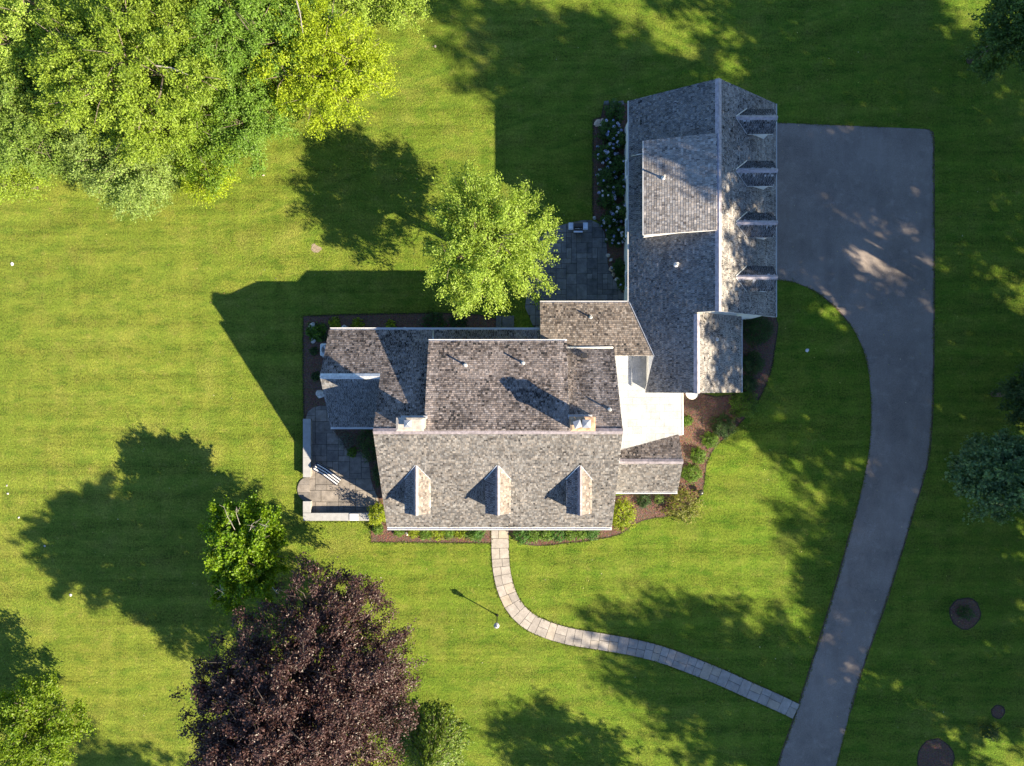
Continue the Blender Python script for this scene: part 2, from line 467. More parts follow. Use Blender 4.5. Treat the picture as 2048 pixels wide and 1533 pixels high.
def shingles(poly, udir, pal, parent, seed=1, expo=.125, streaks=(), drip=0.0, stain=.35, tmin=.008, tmax=.017):
    """lapped cedar shingles over a convex roof polygon; pal = (dark, light) albedo"""
    r = random.Random(seed)
    u = Vector(udir).normalized()
    p0 = Vector(poly[0])
    n = (Vector(poly[1]) - p0).cross(Vector(poly[2]) - p0).normalized()
    if n.z < 0: n = -n
    v = n.cross(u).normalized()
    if v.z < 0: v, u = -v, -u
    q = [((Vector(p) - p0).dot(u), (Vector(p) - p0).dot(v)) for p in poly]
    vmin, vmax = min(b for a, b in q), max(b for a, b in q)
    def span(vv):
        xs = []
        for i in range(len(q)):
            (a0, b0), (a1, b1) = q[i], q[(i + 1) % len(q)]
            if (b0 <= vv < b1) or (b1 <= vv < b0):
                xs.append(a0 + (a1 - a0) * (vv - b0) / (b1 - b0))
        return (min(xs), max(xs)) if len(xs) >= 2 else None
    co, qd, tr, cl = [], [], [], []
    dark, light = Vector(pal[0]), Vector(pal[1])
    rows = int((vmax - vmin) / expo) + 1
    for k in range(rows):
        va, vb = vmin + k * expo + r.uniform(-.004, .004), min(vmin + (k + 1) * expo + .012, vmax - 1e-4)
        if vb - va < .02: continue
        sa, sb = span(max(va, vmin + 1e-4)), span(vb)
        if not sa or not sb: continue
        lo, hi = min(sa[0], sb[0]), max(sa[1], sb[1])
        x = lo - r.uniform(0, .15)
        course = r.uniform(-.06, .06)
        while x < hi:
            wd = r.choice((.075, .09, .10, .12, .14, .16, .19)) + r.uniform(-.012, .012)
            x1 = x + wd
            a0, a1 = max(x, sa[0]), min(x1 - .012, sa[1])
            b0, b1 = max(x, sb[0]), min(x1 - .012, sb[1])
            x = x1
            if a1 - a0 < .012 and b1 - b0 < .012: continue
            if a1 < a0: a0 = a1 = min(max(a0, sa[0]), sa[1])
            if b1 < b0: b0 = b1 = min(max(b0, sb[0]), sb[1])
            t = r.uniform(tmin, tmax)
            dv = r.uniform(-.01, .01)
            W = lambda uu, vv, hh: p0 + u * uu + v * vv + n * hh
            i = len(co)
            co += [W(b0, vb, .002), W(b1, vb, .002), W(a1, va + dv, t), W(a0, va + dv, t), W(a1, va + dv, -.004), W(a0, va + dv, -.004)]
            qd += [(i, i + 3, i + 2, i + 1), (i + 3, i + 5, i + 4, i + 2)]
            tr += [(i, i + 5, i + 3), (i + 1, i + 2, i + 4)]
            c = W((a0 + a1) / 2, va, 0)
            s = .5 + .5 * mnoise.noise(c * .55 + Vector((seed, 0, 0)))
            s2 = .5 + .5 * mnoise.noise(c * 1.7 + Vector((0, seed, 3)))
            f = r.betavariate(1.6, 2.2) + course + stain * (s - .5) * 1.2 + stain * (s2 - .5) * .6
            if r.random() < .045: f += .35
            if r.random() < .05: f -= .35
            ua = (a0 + a1) / 2
            for (sp, sg, am) in streaks:
                d = (c.dot(Vector(udir)) - sp) / sg
                f += am * math.exp(-d * d) * r.uniform(.4, 1.3)
            lime = 0.0
            if drip:
                dd = vmax - vb
                ln = .06 + .75 * max(0.0, mnoise.noise(Vector((c.dot(u) * 9, seed, 0))))
                if dd < ln: lime = drip * r.uniform(.1, .8)
            f = max(-.25, min(1.35, f))
            cc = dark.lerp(light, f).lerp(Vector((.40, .40, .42)), min(.9, lime))
            hue = r.uniform(-.04, .05)
            cl += [(max(.02, cc[0] * (1 + hue)), max(.02, cc[1]), max(.02, cc[2] * (1 - hue)))] * 6
    o = npmesh("shingles", np.array([tuple(c) for c in co]), qd, M["cedar_shingle"], parent, cols=np.array(cl), tris=tr)
    o["kind"] = "stuff"
    return o

def deck(poly, parent, th=.16, name="roof", drop=.012, mat="fascia", label=None):
    """solid roof slab under the shingles"""
    top = [Vector(p) - Vector((0, 0, drop)) for p in poly]
    o = MB().prism(top, (0, 0, -th)).build(name, M[mat], parent)
    if label: o["label"] = label
    return o

def roof(poly, udir, pal, parent, label=None, **kw):
    d = deck(poly, parent, label=label)
    shingles(poly, udir, pal, d, **kw)
    return d

def gutter(p0, p1, out, parent, wd=.13, dp=.11):
    """U-section eaves gutter from p0 to p1, set outside the roof edge"""
    a, b = Vector(p0), Vector(p1); out = Vector(out).normalized()
    t = .016
    prof = [(0, 0), (0, -dp), (wd, -dp), (wd, .012), (wd - t * 1.8, .012), (wd - t * 1.8, -dp + t), (t, -dp + t), (t, 0)]
    pts = [a + out * (.004 + x) + Vector((0, 0, -.02 + z)) for x, z in prof]
    return MB().prism(pts, b - a).build("gutter", M["gutter_white"], parent)

def ridge_cap(p0, p1, parent, side, s1, s2, wd=.17, step=2.4, mat="ridge_metal"):
    """folded metal ridge cap in lengths with lapped joints; side = horizontal unit across the ridge, s1/s2 = slopes each side"""
    a, b = Vector(p0), Vector(p1); L = (b - a).length; d = (b - a) / L
    side = Vector(side)
    k, x = 0, 0.0
    while x < L - .05:
        ln = min(step, L - x)
        e = .034 + (.006 if k % 2 else 0)
        c = a + d * x + Vector((0, 0, e))
        prof = [c + side * wd - Vector((0, 0, s1 * wd)), c, c - side * wd - Vector((0, 0, s2 * wd)),
                c - side * wd - Vector((0, 0, s2 * wd + .014)), c - Vector((0, 0, .014)), c + side * wd - Vector((0, 0, s1 * wd + .014))]
        MB().prism(prof, d * (ln + .02)).build("ridge_cap", M[mat], parent)
        x += ln; k += 1

# palettes (albedo)
PAL_FRONT = ((.050, .048, .048), (.188, .180, .175))
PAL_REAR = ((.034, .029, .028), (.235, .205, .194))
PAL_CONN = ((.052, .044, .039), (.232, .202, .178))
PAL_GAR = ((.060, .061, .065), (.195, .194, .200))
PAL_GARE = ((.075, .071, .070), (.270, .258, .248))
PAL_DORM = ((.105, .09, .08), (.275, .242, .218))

house = empty("country_house", (0, 0, 0), "large rambling house with weathered cedar shingle roofs, chimneys and attached garage", "house")

# main block planes: z = a + b x + c y
RZ, RY = 8.6, -2.757
MF = (RZ + .677 * 2.757, 0, .677)
MR = (RZ - .677 * 2.757, 0, -.677)
XL, XR = -7.94, 6.34
yF = -9.16; zF = pz(MF, 0, yF)
yR = 3.366; zR = pz(MR, 0, yR)

# front slope
pf = [(XL, RY, RZ), (XL, yF, zF), (XR, yF, zF), (XR, RY, RZ)]
rf = roof(pf, (1, 0, 0), PAL_FRONT, house, "pale sunlit front slope with three gabled dormers", seed=3, stain=.25)
gutter((XL, yF, zF), (XR, yF, zF), (0, -1, 0), rf, wd=.17)
# rear slope, right of and behind the wing, with the wing's north slope in the same plane
x1080 = P(1080, 660, zR).x
pr = [(XL, RY, RZ), (XR, RY, RZ), (XR, yR, zR), (XL, yR, zR)]
rr = roof(pr, (1, 0, 0), PAL_REAR, house, "dark rear slope around the wide shed dormer", seed=5, stain=.6, tmin=.012, tmax=.020,
          streaks=((P(1190, 780, 6).x, .35, .35), (P(835, 700, 5).x, .3, .2)))
gutter((P(660, 660, zR).x, yR, zR), (x1080, yR, zR), (0, 1, 0), rr)
ridge_cap((XL, RY, RZ), (XR, RY, RZ), rf, (0, -1, 0), .677, .5)

# left wing: ridge on the same rear plane
wr = on(640, 753, MR); wx0 = wr.x
wy, wz = wr.y, wr.z
WS = (wz + .74 * (-wy) + 0, 0, .74)         # south slope of the wing
WS = (wz - .74 * wy, 0, .74)
wyS = -2.80; wzS = pz(WS, 0, wyS)
pw = [(wx0, wy, wz), (XL + .02, wy, wz), (XL + .02, yR, zR), (wx0, yR, zR)]
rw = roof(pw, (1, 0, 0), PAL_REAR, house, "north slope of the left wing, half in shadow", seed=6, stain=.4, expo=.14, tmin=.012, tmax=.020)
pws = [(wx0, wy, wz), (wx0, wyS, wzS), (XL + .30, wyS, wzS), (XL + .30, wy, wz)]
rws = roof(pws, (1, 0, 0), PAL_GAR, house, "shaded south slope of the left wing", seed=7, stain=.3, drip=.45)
gutter((wx0, wyS, wzS), (XL - .05, wyS, wzS), (0, -1, 0), rws)
ridge_cap((wx0, wy, wz), (XL - .04, wy, wz), rws, (0, -1, 0), .74, .677, mat="flashing")

# shed dormer on the rear slope
SD = (RZ - .42 * 2.757, 0, -.42)
sx0, sx1 = -5.03, 3.31
syE = 2.52; szE = pz(SD, 0, syE)
UP = .07
ps = [(sx0, RY + .05, RZ - .01 + UP), (sx1, RY + .05, RZ - .01 + UP), (sx1, syE, szE + UP), (sx0, syE, szE + UP)]
shed = empty("shed_dormer", (0, 0, 0), parent=house)
shed["label"] = "wide brown shingled shed dormer on the rear slope"
rs = deck(ps, shed, name="dormer_roof")
shingles(ps, (1, 0, 0), PAL_REAR, shed, seed=11, stain=.45, expo=.124, tmin=.016, tmax=.028,
         streaks=((P(862, 760, 7.6).x, .22, .45), (P(1122, 760, 7.6).x, .25, .35), (P(960, 720, 7.5).x, 1.4, .18)))
gutter((sx0, syE, szE + UP), (sx1, syE, szE + UP), (0, 1, 0), shed, wd=.11)
mb = MB()
for (xa, xb) in ((sx0 + .12, sx1 - .12),):
    yb = syE - .25
    prof = [(xa, RY + .2, 5.5), (xa, RY + .2, pz(SD, 0, RY + .2) - .13), (xa, yb, pz(SD, 0, yb) - .13), (xa, yb, 4.3)]
    mb.prism(prof, (xb - xa, 0, 0))
mb.build("dormer_wall", M["wall_paint"], shed)
for k in range(4):
    cx = sx0 + 1.2 + k * 1.95
    fr = MB().box((cx, syE - .245, 5.62), (1.0, .05, .8)).build("window", M["white_paint"], shed)
    MB().box((cx, syE - .216, 5.62), (.86, .02, .68)).build("pane", M["glass_dark"], shed)

# chimneys
def chimney(px0, px1, py0, py1, top, label, mat, caps):
    a, b = P(px0, py1, top), P(px1, py0, top)
    cx, cy = (a.x + b.x) / 2, (a.y + b.y) / 2
    sx, sy = b.x - a.x, b.y - a.y
    ch = empty("chimney", (0, 0, 0), parent=house); ch["label"] = label
    MB().box((cx, cy, (top + 5.5) / 2 - .1), (sx - .14, sy - .14, top - 5.5 - .2)).build("stack", M[mat], ch)
    MB().box((cx, cy, top - .22), (sx - .06, sy - .06, .12)).build("corbel", M[mat], ch)
    # shallow crown with sloped wash
    v = []
    for (f, z) in ((1, top - .15), (1, top - .04), (.86, top)):
        for ux, uy in ((-1, -1), (1, -1), (1, 1), (-1, 1)):
            v.append((cx + ux * sx / 2 * f, cy + uy * (sy / 2 - (1 - f) * sx / 2), z))
    fc = [(3, 2, 1, 0), (8, 9, 10, 11)] + [(i + j, (i + 1) % 4 + j, (i + 1) % 4 + j + 4, i + j + 4) for j in (0, 4) for i in range(4)]
    mk("crown", v, fc, M[mat], ch)
    for (kx, ky, s, tilt) in caps:
        p = P(kx, ky, top + .25)
        fl = MB().lathe((p.x, p.y, top - .05), [(s * .36, 0), (s * .36, .22)], 12).build("flue", M["flue_metal"], ch)
        m2 = MB()
        h = s / 2
        base = [(-h, -h), (h, -h), (h, h), (-h, h)]
        ca, sa = math.cos(tilt), math.sin(tilt)
        vv = [(p.x + x * ca - y * sa, p.y + x * sa + y * ca, top + .19) for x, y in base]
        vv += [(q[0], q[1], top + .24) for q in vv] + [(p.x, p.y, top + .34)]
        m2.add(vv, [(3, 2, 1, 0)] + [(i, (i + 1) % 4, (i + 1) % 4 + 4, i + 4) for i in range(4)] + [(4 + i, 4 + (i + 1) % 4, 8) for i in range(4)])
        m2.build("flue_cap", M["flue_metal"], ch)
    MB().box((cx, cy + .02, 8.15), (sx + .02, sy + .02, .5)).build("flashing", M["flashing"], ch)
    return ch
chimney(792, 847, 836, 863, 10.1, "pale chimney with one metal flue cap", "chimney_stucco", [(815, 848, .40, 0)])
chimney(1141, 1191, 834, 863, 10.05, "orange-stained chimney with two metal flue caps", "chimney_brick", [(1155, 849, .42, .3), (1173, 848, .46, 0)])

# gabled dormers
def gable_dormer(r0, d, L, hw, sl, plane, pal, label, seed, drip=0.0, ridge_mat="ridge_metal", pal2=None):
    """r0: point where the dormer ridge leaves the main slope; d: outward horizontal unit"""
    d = Vector(d); sd = Vector((-d.y, d.x, 0))
    r0 = Vector(r0); r1 = r0 + d * L
    dm = empty("dormer", (0, 0, 0), parent=house); dm["label"] = label
    ze = r0.z - sl * hw
    g = plane[1] * d.x + plane[2] * d.y               # main slope along d (negative)
    back = (ze - r0.z) / g
    for k, s in enumerate((1, -1)):
        e1 = r1 + sd * (s * hw) - Vector((0, 0, sl * hw))
        e0 = r0 + sd * (s * hw) + d * back - Vector((0, 0, sl * hw))
        poly = [r0 + Vector((0, 0, .03)), r1 + Vector((0, 0, .03)), e1 + Vector((0, 0, .03)), e0 + Vector((0, 0, .03))]
        dk = deck(poly, dm, th=.09, name="dormer_roof", mat="white_paint")
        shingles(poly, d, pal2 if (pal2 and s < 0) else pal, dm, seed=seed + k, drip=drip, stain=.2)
        # valley flashing
        vf = [r0 + Vector((0, 0, .045)), e0 + Vector((0, 0, .045))]
        q = (vf[1] - vf[0]); q2 = sd * (s * .07)
        MB().prism([vf[0], vf[0] + q2 + d * .0, vf[1] + q2, vf[1]], (0, 0, .012)).build("valley_flashing", M["flashing"], dm)
    ridge_cap(r0 + d * .06 + Vector((0, 0, .03)), r1 + Vector((0, 0, .03)), dm, sd, sl, sl, wd=.14, step=3.2, mat=ridge_mat)
    wi = hw - .09; o_ = r1 - d * .17
    zb = pz(plane, o_.x, o_.y) - .5
    prof = [o_ + sd * wi + Vector((0, 0, zb - o_.z)), o_ + sd * wi - Vector((0, 0, sl * wi + .09)), o_ - Vector((0, 0, .09)),
            o_ - sd * wi - Vector((0, 0, sl * wi + .09)), o_ - sd * wi + Vector((0, 0, zb - o_.z))]
    MB().prism(prof, -d * (L - .3)).build("dormer_wall", M["white_paint"], dm)
    ang = math.atan2(d.y, d.x)
    wc = o_ + d * .02; wc.z = (ze + zb + .5) / 2 + .02
    wh = max(.3, ze - zb - .72)
    fr = MB().box(wc, (.05, wi * 1.3, wh), ang).build("window", M["white_paint"], dm)
    MB().box(wc + d * .03, (.02, wi * 1.1, wh - .12), ang).build("pane", M["glass_dark"], dm)
    return dm

for i, (px, lab) in enumerate(((832, "gabled dormer nearest the terrace on the front slope"),
                               (995.5, "middle gabled dormer above the front walk"),
                               (1160, "gabled dormer on the entry side of the front slope"))):
    r0 = on(px, 931, MF)
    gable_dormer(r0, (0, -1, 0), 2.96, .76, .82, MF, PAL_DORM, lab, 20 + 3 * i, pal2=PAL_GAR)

# ------------------------------------------------------------------ garage wing
GZ = 7.60; GX = 12.12
GW = (GZ - .677 * GX, .677, 0)
GE = (GZ + .768 * GX, -.768, 0)
gxW, gxE = 7.404, 16.87
gzW, gzE = pz(GW, gxW, 0), pz(GE, gxE, 0)
gyN, gyS = 17.86, 4.22
# west slope runs on over the link to the south
LX = 11.05; LZ = pz(GW, LX, 0)                 # ridge of the lower link
LE = (LZ + .775 * LX, -.775, 0)
lxE = 14.62; lzE = pz(LE, lxE, 0)
lyS = -.60
gw1 = [(GX, gyN, GZ), (gxW, gyN, gzW), (gxW, 5.09, gzW), (GX, 5.09, GZ)]
rgw = roof(gw1, (0, 1, 0), PAL_GAR, house, "long grey west slope of the garage wing", seed=31, stain=.35, drip=.35)
gw2 = [(GX, 5.09, GZ), (gxW, 5.09, gzW), (gxW + .42, 4.0, pz(GW, gxW + .42, 0)), (GX, gyS, GZ)]
v0 = Vector((gxW, 5.09, gzW))
vt = on(1307, 712, GW)
ve = on(1290, 785, GW)
tt = (5.09 - gyS) / (5.09 - vt.y)
vm = v0.lerp(vt, tt)
r2 = deck([(GX, 5.09, GZ), v0, vm, (GX, gyS, GZ)], house)
shingles([(GX, 5.09, GZ), v0, vm, (GX, gyS, GZ)], (0, 1, 0), PAL_GAR, r2, seed=32, stain=.35, drip=.35)
q3 = [(LX, gyS, LZ), vm, vt, (LX, vt.y, LZ)]
r3 = deck(q3, house); shingles(q3, (0, 1, 0), PAL_GAR, r3, seed=33, stain=.35)
q4 = [(LX, vt.y, LZ), vt, Vector((ve.x, lyS, pz(GW, ve.x, 0))), (LX, lyS, LZ)]
r4 = deck(q4, house); shingles(q4, (0, 1, 0), PAL_GAR, r4, seed=34, stain=.35)
# strip between link ridge height and garage ridge near the garage's south gable
ge = [(GX, gyN, GZ), (gxE, gyN, gzE), (gxE, gyS, gzE), (GX, gyS, GZ)]
rge = roof(ge, (0, 1, 0), PAL_GARE, house, "east slope of the garage with four small dormers", seed=35, stain=.4)
gutter((gxE, gyN, gzE), (gxE, gyS, gzE), (1, 0, 0), rge, wd=.07)
gutter((gxW, gyN, gzW), (gxW, 5.09, gzW), (-1, 0, 0), rgw, wd=.07)
ridge_cap((GX, gyN, GZ), (GX, gyS, GZ), rgw, (1, 0, 0), .768, .677, wd=.19, mat="ridge_metal_skylit")
le = [(LX, gyS + .02, LZ), (lxE, gyS + .02, lzE), (lxE, lyS, lzE), (LX, lyS, LZ)]
rle = roof(le, (0, 1, 0), PAL_GARE, house, "east slope of the low link below the garage", seed=36, stain=.45)
gutter((lxE, gyS, lzE), (lxE, lyS, lzE), (1, 0, 0), rle, wd=.06)
ridge_cap((LX, gyS - .1, LZ), (LX, lyS, LZ), rle, (1, 0, 0), .775, .677, wd=.19, mat="ridge_metal_skylit")

# garage shed dormer (west)
GD = (GZ - .33 * GX, .33, 0)
a0, a1 = P(1288, 281, 6.52), P(1288, 470, 6.52)
gdx = 7.98; gdyN, gdyS = 14.66, 8.96
pg = [(GX - .12, gdyN, pz(GD, GX - .12, 0) + .06), (gdx, gdyN, pz(GD, gdx, 0) + .06), (gdx, gdyS, pz(GD, gdx, 0) + .06), (GX - .12, gdyS, pz(GD, GX - .12, 0) + .06)]
gshed = empty("shed_dormer", (0, 0, 0), parent=house); gshed["label"] = "shed dormer on the garage's west slope"
rgd = deck(pg, gshed, name="dormer_roof", mat="white_paint")
shingles(pg, (0, 1, 0), ((.13, .12, .115), (.34, .32, .305)), gshed, seed=41, stain=.2, expo=.155, tmin=.010, tmax=.016)
gutter((gdx, gdyN, pz(GD, gdx, 0) + .06), (gdx, gdyS, pz(GD, gdx, 0) + .06), (-1, 0, 0), gshed, wd=.06)
mb = MB()
xb = gdx + .22
mb.prism([(GX - .6, gdyS + .12, 6.0), (GX - .6, gdyS + .12, pz(GD, GX - .6, 0) - .12), (xb, gdyS + .12, pz(GD, xb, 0) - .12), (xb, gdyS + .12, 4.6)], (0, gdyN - gdyS - .24, 0))
mb.build("dormer_wall", M["white_paint"], gshed)
for k in range(3):
    cy = gdyS + 1.1 + k * 1.75
    fr = MB().box((xb - .02, cy, 5.42), (.05, .9, .6)).build("window", M["white_paint"], gshed)
    MB().box((xb - .05, cy, 5.42), (.02, .76, .48)).build("pane", M["glass_dark"], gshed)
# leader pipe from the shed dormer gutter down the west slope
def pipe(name, pts, r, mat, parent, n=8):
    return MB().tube(pts, r, n).build(name, M[mat], parent, smooth=True)
pa = on(1262, 313, (GW[0] + .06, GW[1], 0)); pb = on(1290, 307, (GW[0] + .06, GW[1], 0))
pipe("downspout", [pa, pb], .035, "flashing", house)
pa = on(866.5, 662, (MR[0] + .06, 0, MR[2])); pb = on(866.5, 684, (MR[0] + .06, 0, MR[2]))
pipe("downspout", [pa, pb], .045, "flashing", house)

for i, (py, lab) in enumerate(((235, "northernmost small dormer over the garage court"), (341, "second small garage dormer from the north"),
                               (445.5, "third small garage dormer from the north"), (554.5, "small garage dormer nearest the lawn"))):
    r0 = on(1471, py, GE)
    gable_dormer(r0, (1, 0, 0), 2.52, .76, .92, GE, ((.028, .028, .029), (.115, .112, .114)), lab, 50 + 3 * i, drip=1.1, pal2=((.040, .040, .043), (.150, .149, .155)), ridge_mat="ridge_metal_skylit")  # north slopes darker than south: their turn from the sun is painted in

# ------------------------------------------------------------------ connector, white low roof, entry wing
cs = (vt.z - gzW) / (5.09 - vt.y)
CN = (gzW + cs * 5.09, 0, -cs)
cL = P(1080, 608, gzW).x
cyB = 2.25
pc = [(cL, 5.09, gzW), v0, vt, (on(1228, 712, CN).x, vt.y, vt.z), (on(1228, 712, CN).x, cyB, pz(CN, 0, cyB)), (cL, cyB, pz(CN, 0, cyB))]
# two convex pieces
xm = on(1226, 700, CN).x
vmid = v0.lerp(vt, (5.09 - cyB) / (5.09 - vt.y))
pc1 = [(cL, 5.09, gzW), v0, vmid, (cL, cyB, pz(CN, 0, cyB))]
pc2 = [(xm, cyB, pz(CN, 0, cyB)), vmid, vt, (xm, vt.y, vt.z)]
rc = roof(pc1, (1, 0, 0), PAL_CONN, house, "sunlit brown roof of the connecting passage", seed=61, stain=.3, expo=.13, tmin=.014, tmax=.025)
rc2 = deck(pc2, house); shingles(pc2, (1, 0, 0), PAL_CONN, rc2, seed=62, stain=.3, expo=.13, tmin=.014, tmax=.025)
gutter((cL, 5.09, gzW), v0, (0, 1, 0), rc, wd=.10)
pipe("flashing_roll", [(sx1 + .05, cyB - .06, pz(CN, 0, cyB) + .05), (xm, cyB - .06, pz(CN, 0, cyB) + .05)], .075, "pipe_pale", house)
# valley metal between connector and garage slope
MB().prism([v0 + Vector((0, 0, .035)), v0 + Vector((.12, 0, .035)), vt + Vector((.12, 0, .035)), vt + Vector((0, 0, .035))], (0, 0, .012)).build("valley_flashing", M["flashing"], house)

# white low-slope roof of flat panels
EN = (4.9 - .66 * 4.91, 0, -.66)           # north slope of the entry wing
ES = (4.9 + .66 * 4.91, 0, .66)
eN1 = on(1352, 870, EN); eN0 = on(1242, 900, EN)
kx = (eN1.z - eN0.z) / (eN1.x - eN0.x)
WP = (eN0.z - kx * eN0.x, kx, 0)
wE = on(1364, 800, WP).x
wpoly = [(XR - .5, vt.y + .15), (9.1, vt.y + .15), (9.1, lyS + .05), (wE, lyS + .05), (wE, eN1.y - .05), (eN1.x, eN1.y - .05), (XR - .5, eN0.y - .25)]
wd_ = MB().prism([(x, y, pz(WP, x, y) - .02) for x, y in wpoly], (0, 0, -.15)).build("low_roof", M["unit_grey"], house)
wd_["label"] = "white low-slope roof of flat panels between house and garage"

def clip_rect(poly, x0, x1, y0, y1):
    """Sutherland-Hodgman: any outline against a rectangle"""
    def cut(pts, ins, isect):
        out = []
        for i in range(len(pts)):
            a, b = pts[i - 1], pts[i]
            ia, ib = ins(a), ins(b)
            if ib:
                if not ia: out.append(isect(a, b))
                out.append(b)
            elif ia: out.append(isect(a, b))
        return out
    def ix(x): return lambda a, b: (x, a[1] + (b[1] - a[1]) * (x - a[0]) / (b[0] - a[0]))
    def iy(y): return lambda a, b: (a[0] + (b[0] - a[0]) * (y - a[1]) / (b[1] - a[1]), y)
    p = [tuple(q) for q in poly]
    for ins, f in ((lambda q: q[0] >= x0, ix(x0)), (lambda q: q[0] <= x1, ix(x1)), (lambda q: q[1] >= y0, iy(y0)), (lambda q: q[1] <= y1, iy(y1))):
        if not p: return []
        p = cut(p, ins, f)
    out = []
    for q in p:
        if not out or (abs(q[0] - out[-1][0]) + abs(q[1] - out[-1][1])) > 1e-4: out.append(q)
    if len(out) > 1 and abs(out[0][0] - out[-1][0]) + abs(out[0][1] - out[-1][1]) < 1e-4: out.pop()
    return out

def area2(p): return abs(sum(p[i - 1][0] * p[i][1] - p[i][0] * p[i - 1][1] for i in range(len(p)))) / 2

row = 0
y = vt.y + .15
while y > -4.6:
    x = XR - .5 - (.3 if row % 2 else 0)
    while x < wE:
        c = clip_rect(wpoly, x + .004, x + .60 - .004, y - .46 + .004, y - .004)
        if len(c) >= 3 and area2(c) > .01:
            dz = rnd.uniform(0, .006)
            MB().prism([(a, b, pz(WP, a, b) - .012) for a, b in c], (0, 0, .016 + dz)).build("roof_panel", M["membrane"], wd_)
        x += .60
    y -= .46; row += 1
pipe("edge_trim", [(wE + .03, lyS, pz(WP, wE, 0) + .0), (wE + .03, eN1.y, pz(WP, wE, 0) + .0)], .05, "white_paint", house)

# entry wing
exR = 10.70; eyS = -7.02; ezS = pz(ES, 0, eyS)
eyN = eN1.y; ezN = pz(EN, 0, eyN)
ERZ = 4.9
pe = [(XR - .6, -4.91, ERZ), (XR - .6, eyS, ezS), (exR, eyS, ezS), (exR, -4.91, ERZ)]
re = roof(pe, (1, 0, 0), PAL_FRONT, house, "south slope of the small entry wing", seed=71, stain=.25)
pe2 = [(XR - .6, -4.91, ERZ), (exR, -4.91, ERZ), (exR, eyN, ezN), (eN1.x, eN1.y, eN1.z), (XR - .6, eN0.y - .1, pz(EN, 0, eN0.y - .1))]
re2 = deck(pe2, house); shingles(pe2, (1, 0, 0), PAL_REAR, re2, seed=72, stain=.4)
gutter((XR, eyS, ezS), (exR, eyS, ezS), (0, -1, 0), re, wd=.13)
ridge_cap((XR - .2, -4.91, ERZ), (exR, -4.91, ERZ), re, (0, -1, 0), .66, .66, wd=.16, mat="ridge_metal")

# ------------------------------------------------------------------ walls (mostly hidden under the eaves)
def gable_walls(axis, a0, a1, s0, z0, sr, zr_, s1, z1, name="wall"):
    """gabled block: axis x or y from a0 to a1, cross-section s0..sr..s1 with eave heights"""
    if axis == 'x':
        prof = [(a0, s0, 0), (a0, s0, z0), (a0, sr, zr_), (a0, s1, z1), (a0, s1, 0)]; d = (a1 - a0, 0, 0)
    else:
        prof = [(s0, a0, 0), (s0, a0, z0), (sr, a0, zr_), (s1, a0, z1), (s1, a0, 0)]; d = (0, a1 - a0, 0)
    return MB().prism(prof, d).build(name, M["wall_paint"], house)
sk = .2
gable_walls('x', XL + .22, XR - .22, yF + .42, pz(MF, 0, yF + .42) - sk, RY, RZ - sk, yR - .4, pz(MR, 0, yR - .4) - sk)
gable_walls('x', wx0 + .22, XL + .5, wyS + .35, pz(WS, 0, wyS + .35) - sk, wy, wz - sk, yR - .4, pz(MR, 0, yR - .4) - sk)
gable_walls('y', gyS + .2, gyN - .2, gxW + .4, pz(GW, gxW + .4, 0) - sk, GX, GZ - sk, gxE - .4, pz(GE, gxE - .4, 0) - sk)
gable_walls('y', lyS + .15, gyS + .4, ve.x + .25, pz(GW, ve.x + .25, 0) - sk, LX, LZ - sk, lxE - .35, pz(LE, lxE - .35, 0) - sk)
MB().prism([(cL + .2, 4.75, 0), (cL + .2, 4.75, pz(CN, 0, 4.75) - sk), (cL + .2, vt.y + .1, vt.z - sk), (cL + .2, vt.y + .1, 0)], (8.6 - cL, 0, 0)).build("wall", M["wall_paint"], house)
MB().prism([(x * .999, y, 0) for x, y in [(XR - .4, vt.y + .1), (8.9, vt.y + .1), (8.9, lyS + .1), (wE - .12, lyS + .1), (wE - .12, eN1.y), (XR - .4, eN1.y - .8)]], (0, 0, 3.7)).build("wall", M["wall_paint"], house)
gable_walls('x', XR - .5, exR - .2, eyS + .3, pz(ES, 0, eyS + .3) - sk, -4.91, ERZ - sk, eyN - .3, pz(EN, 0, eyN - .3) - sk)

def wall_window(c, wdt, hgt, face, parent=None):
    """framed window proud of a wall; face = outward unit"""
    f = Vector(face); ang = math.atan2(f.y, f.x); c = Vector(c)
    fr = MB().box(c, (.06, wdt, hgt), ang).build("window", M["white_paint"], house)
    for s in (-1, 1):
        MB().box(c + f * .036 + Vector((0, 0, s * hgt * .245)), (.02, wdt - .14, hgt * .45), ang).build("pane", M["glass_dark"], fr)
    MB().box(c + f * .05 - Vector((0, 0, hgt / 2 + .03)), (.14, wdt + .16, .06), ang).build("sill", M["white_paint"], fr)
for px in (800, 860, 920, 1075, 1130, 1185):
    wall_window((P(px, 1050, 2).x, yF + .42 - .02, 2.0), 1.0, 1.6, (0, -1, 0))
dr = MB().box((P(1000, 1050, 1).x, yF + .39, 1.15), (1.1, .07, 2.3)).build("front_door", M["wood_door"], house)
MB().box((P(1000, 1050, 1).x + .4, yF + .34, 1.1), (.05, .06, .16)).build("handle", M["steel"], dr)
for yy in (6.2, 9.0, 12.0, 15.0):
    gd = MB().box((gxE - .38, yy, 1.25), (.06, 2.3, 2.4)).build("garage_door", M["white_paint"], house)
    for k in range(4):
        MB().box((gxE - .345, yy, .35 + k * .58), (.03, 2.1, .46)).build("door_panel", M["wall_paint"], gd)
for yy in (7.0, 10.5, 14.5):
    wall_window((gxW + .38, yy, 2.1), 1.1, 1.5, (-1, 0, 0))
for yy in (-.8, 1.4):
    wall_window((wx0 + .2, yy, 2.1), 1.0, 1.5, (-1, 0, 0))
wall_window((XL + .2, -6.2, 2.1), 1.1, 1.7, (-1, 0, 0))

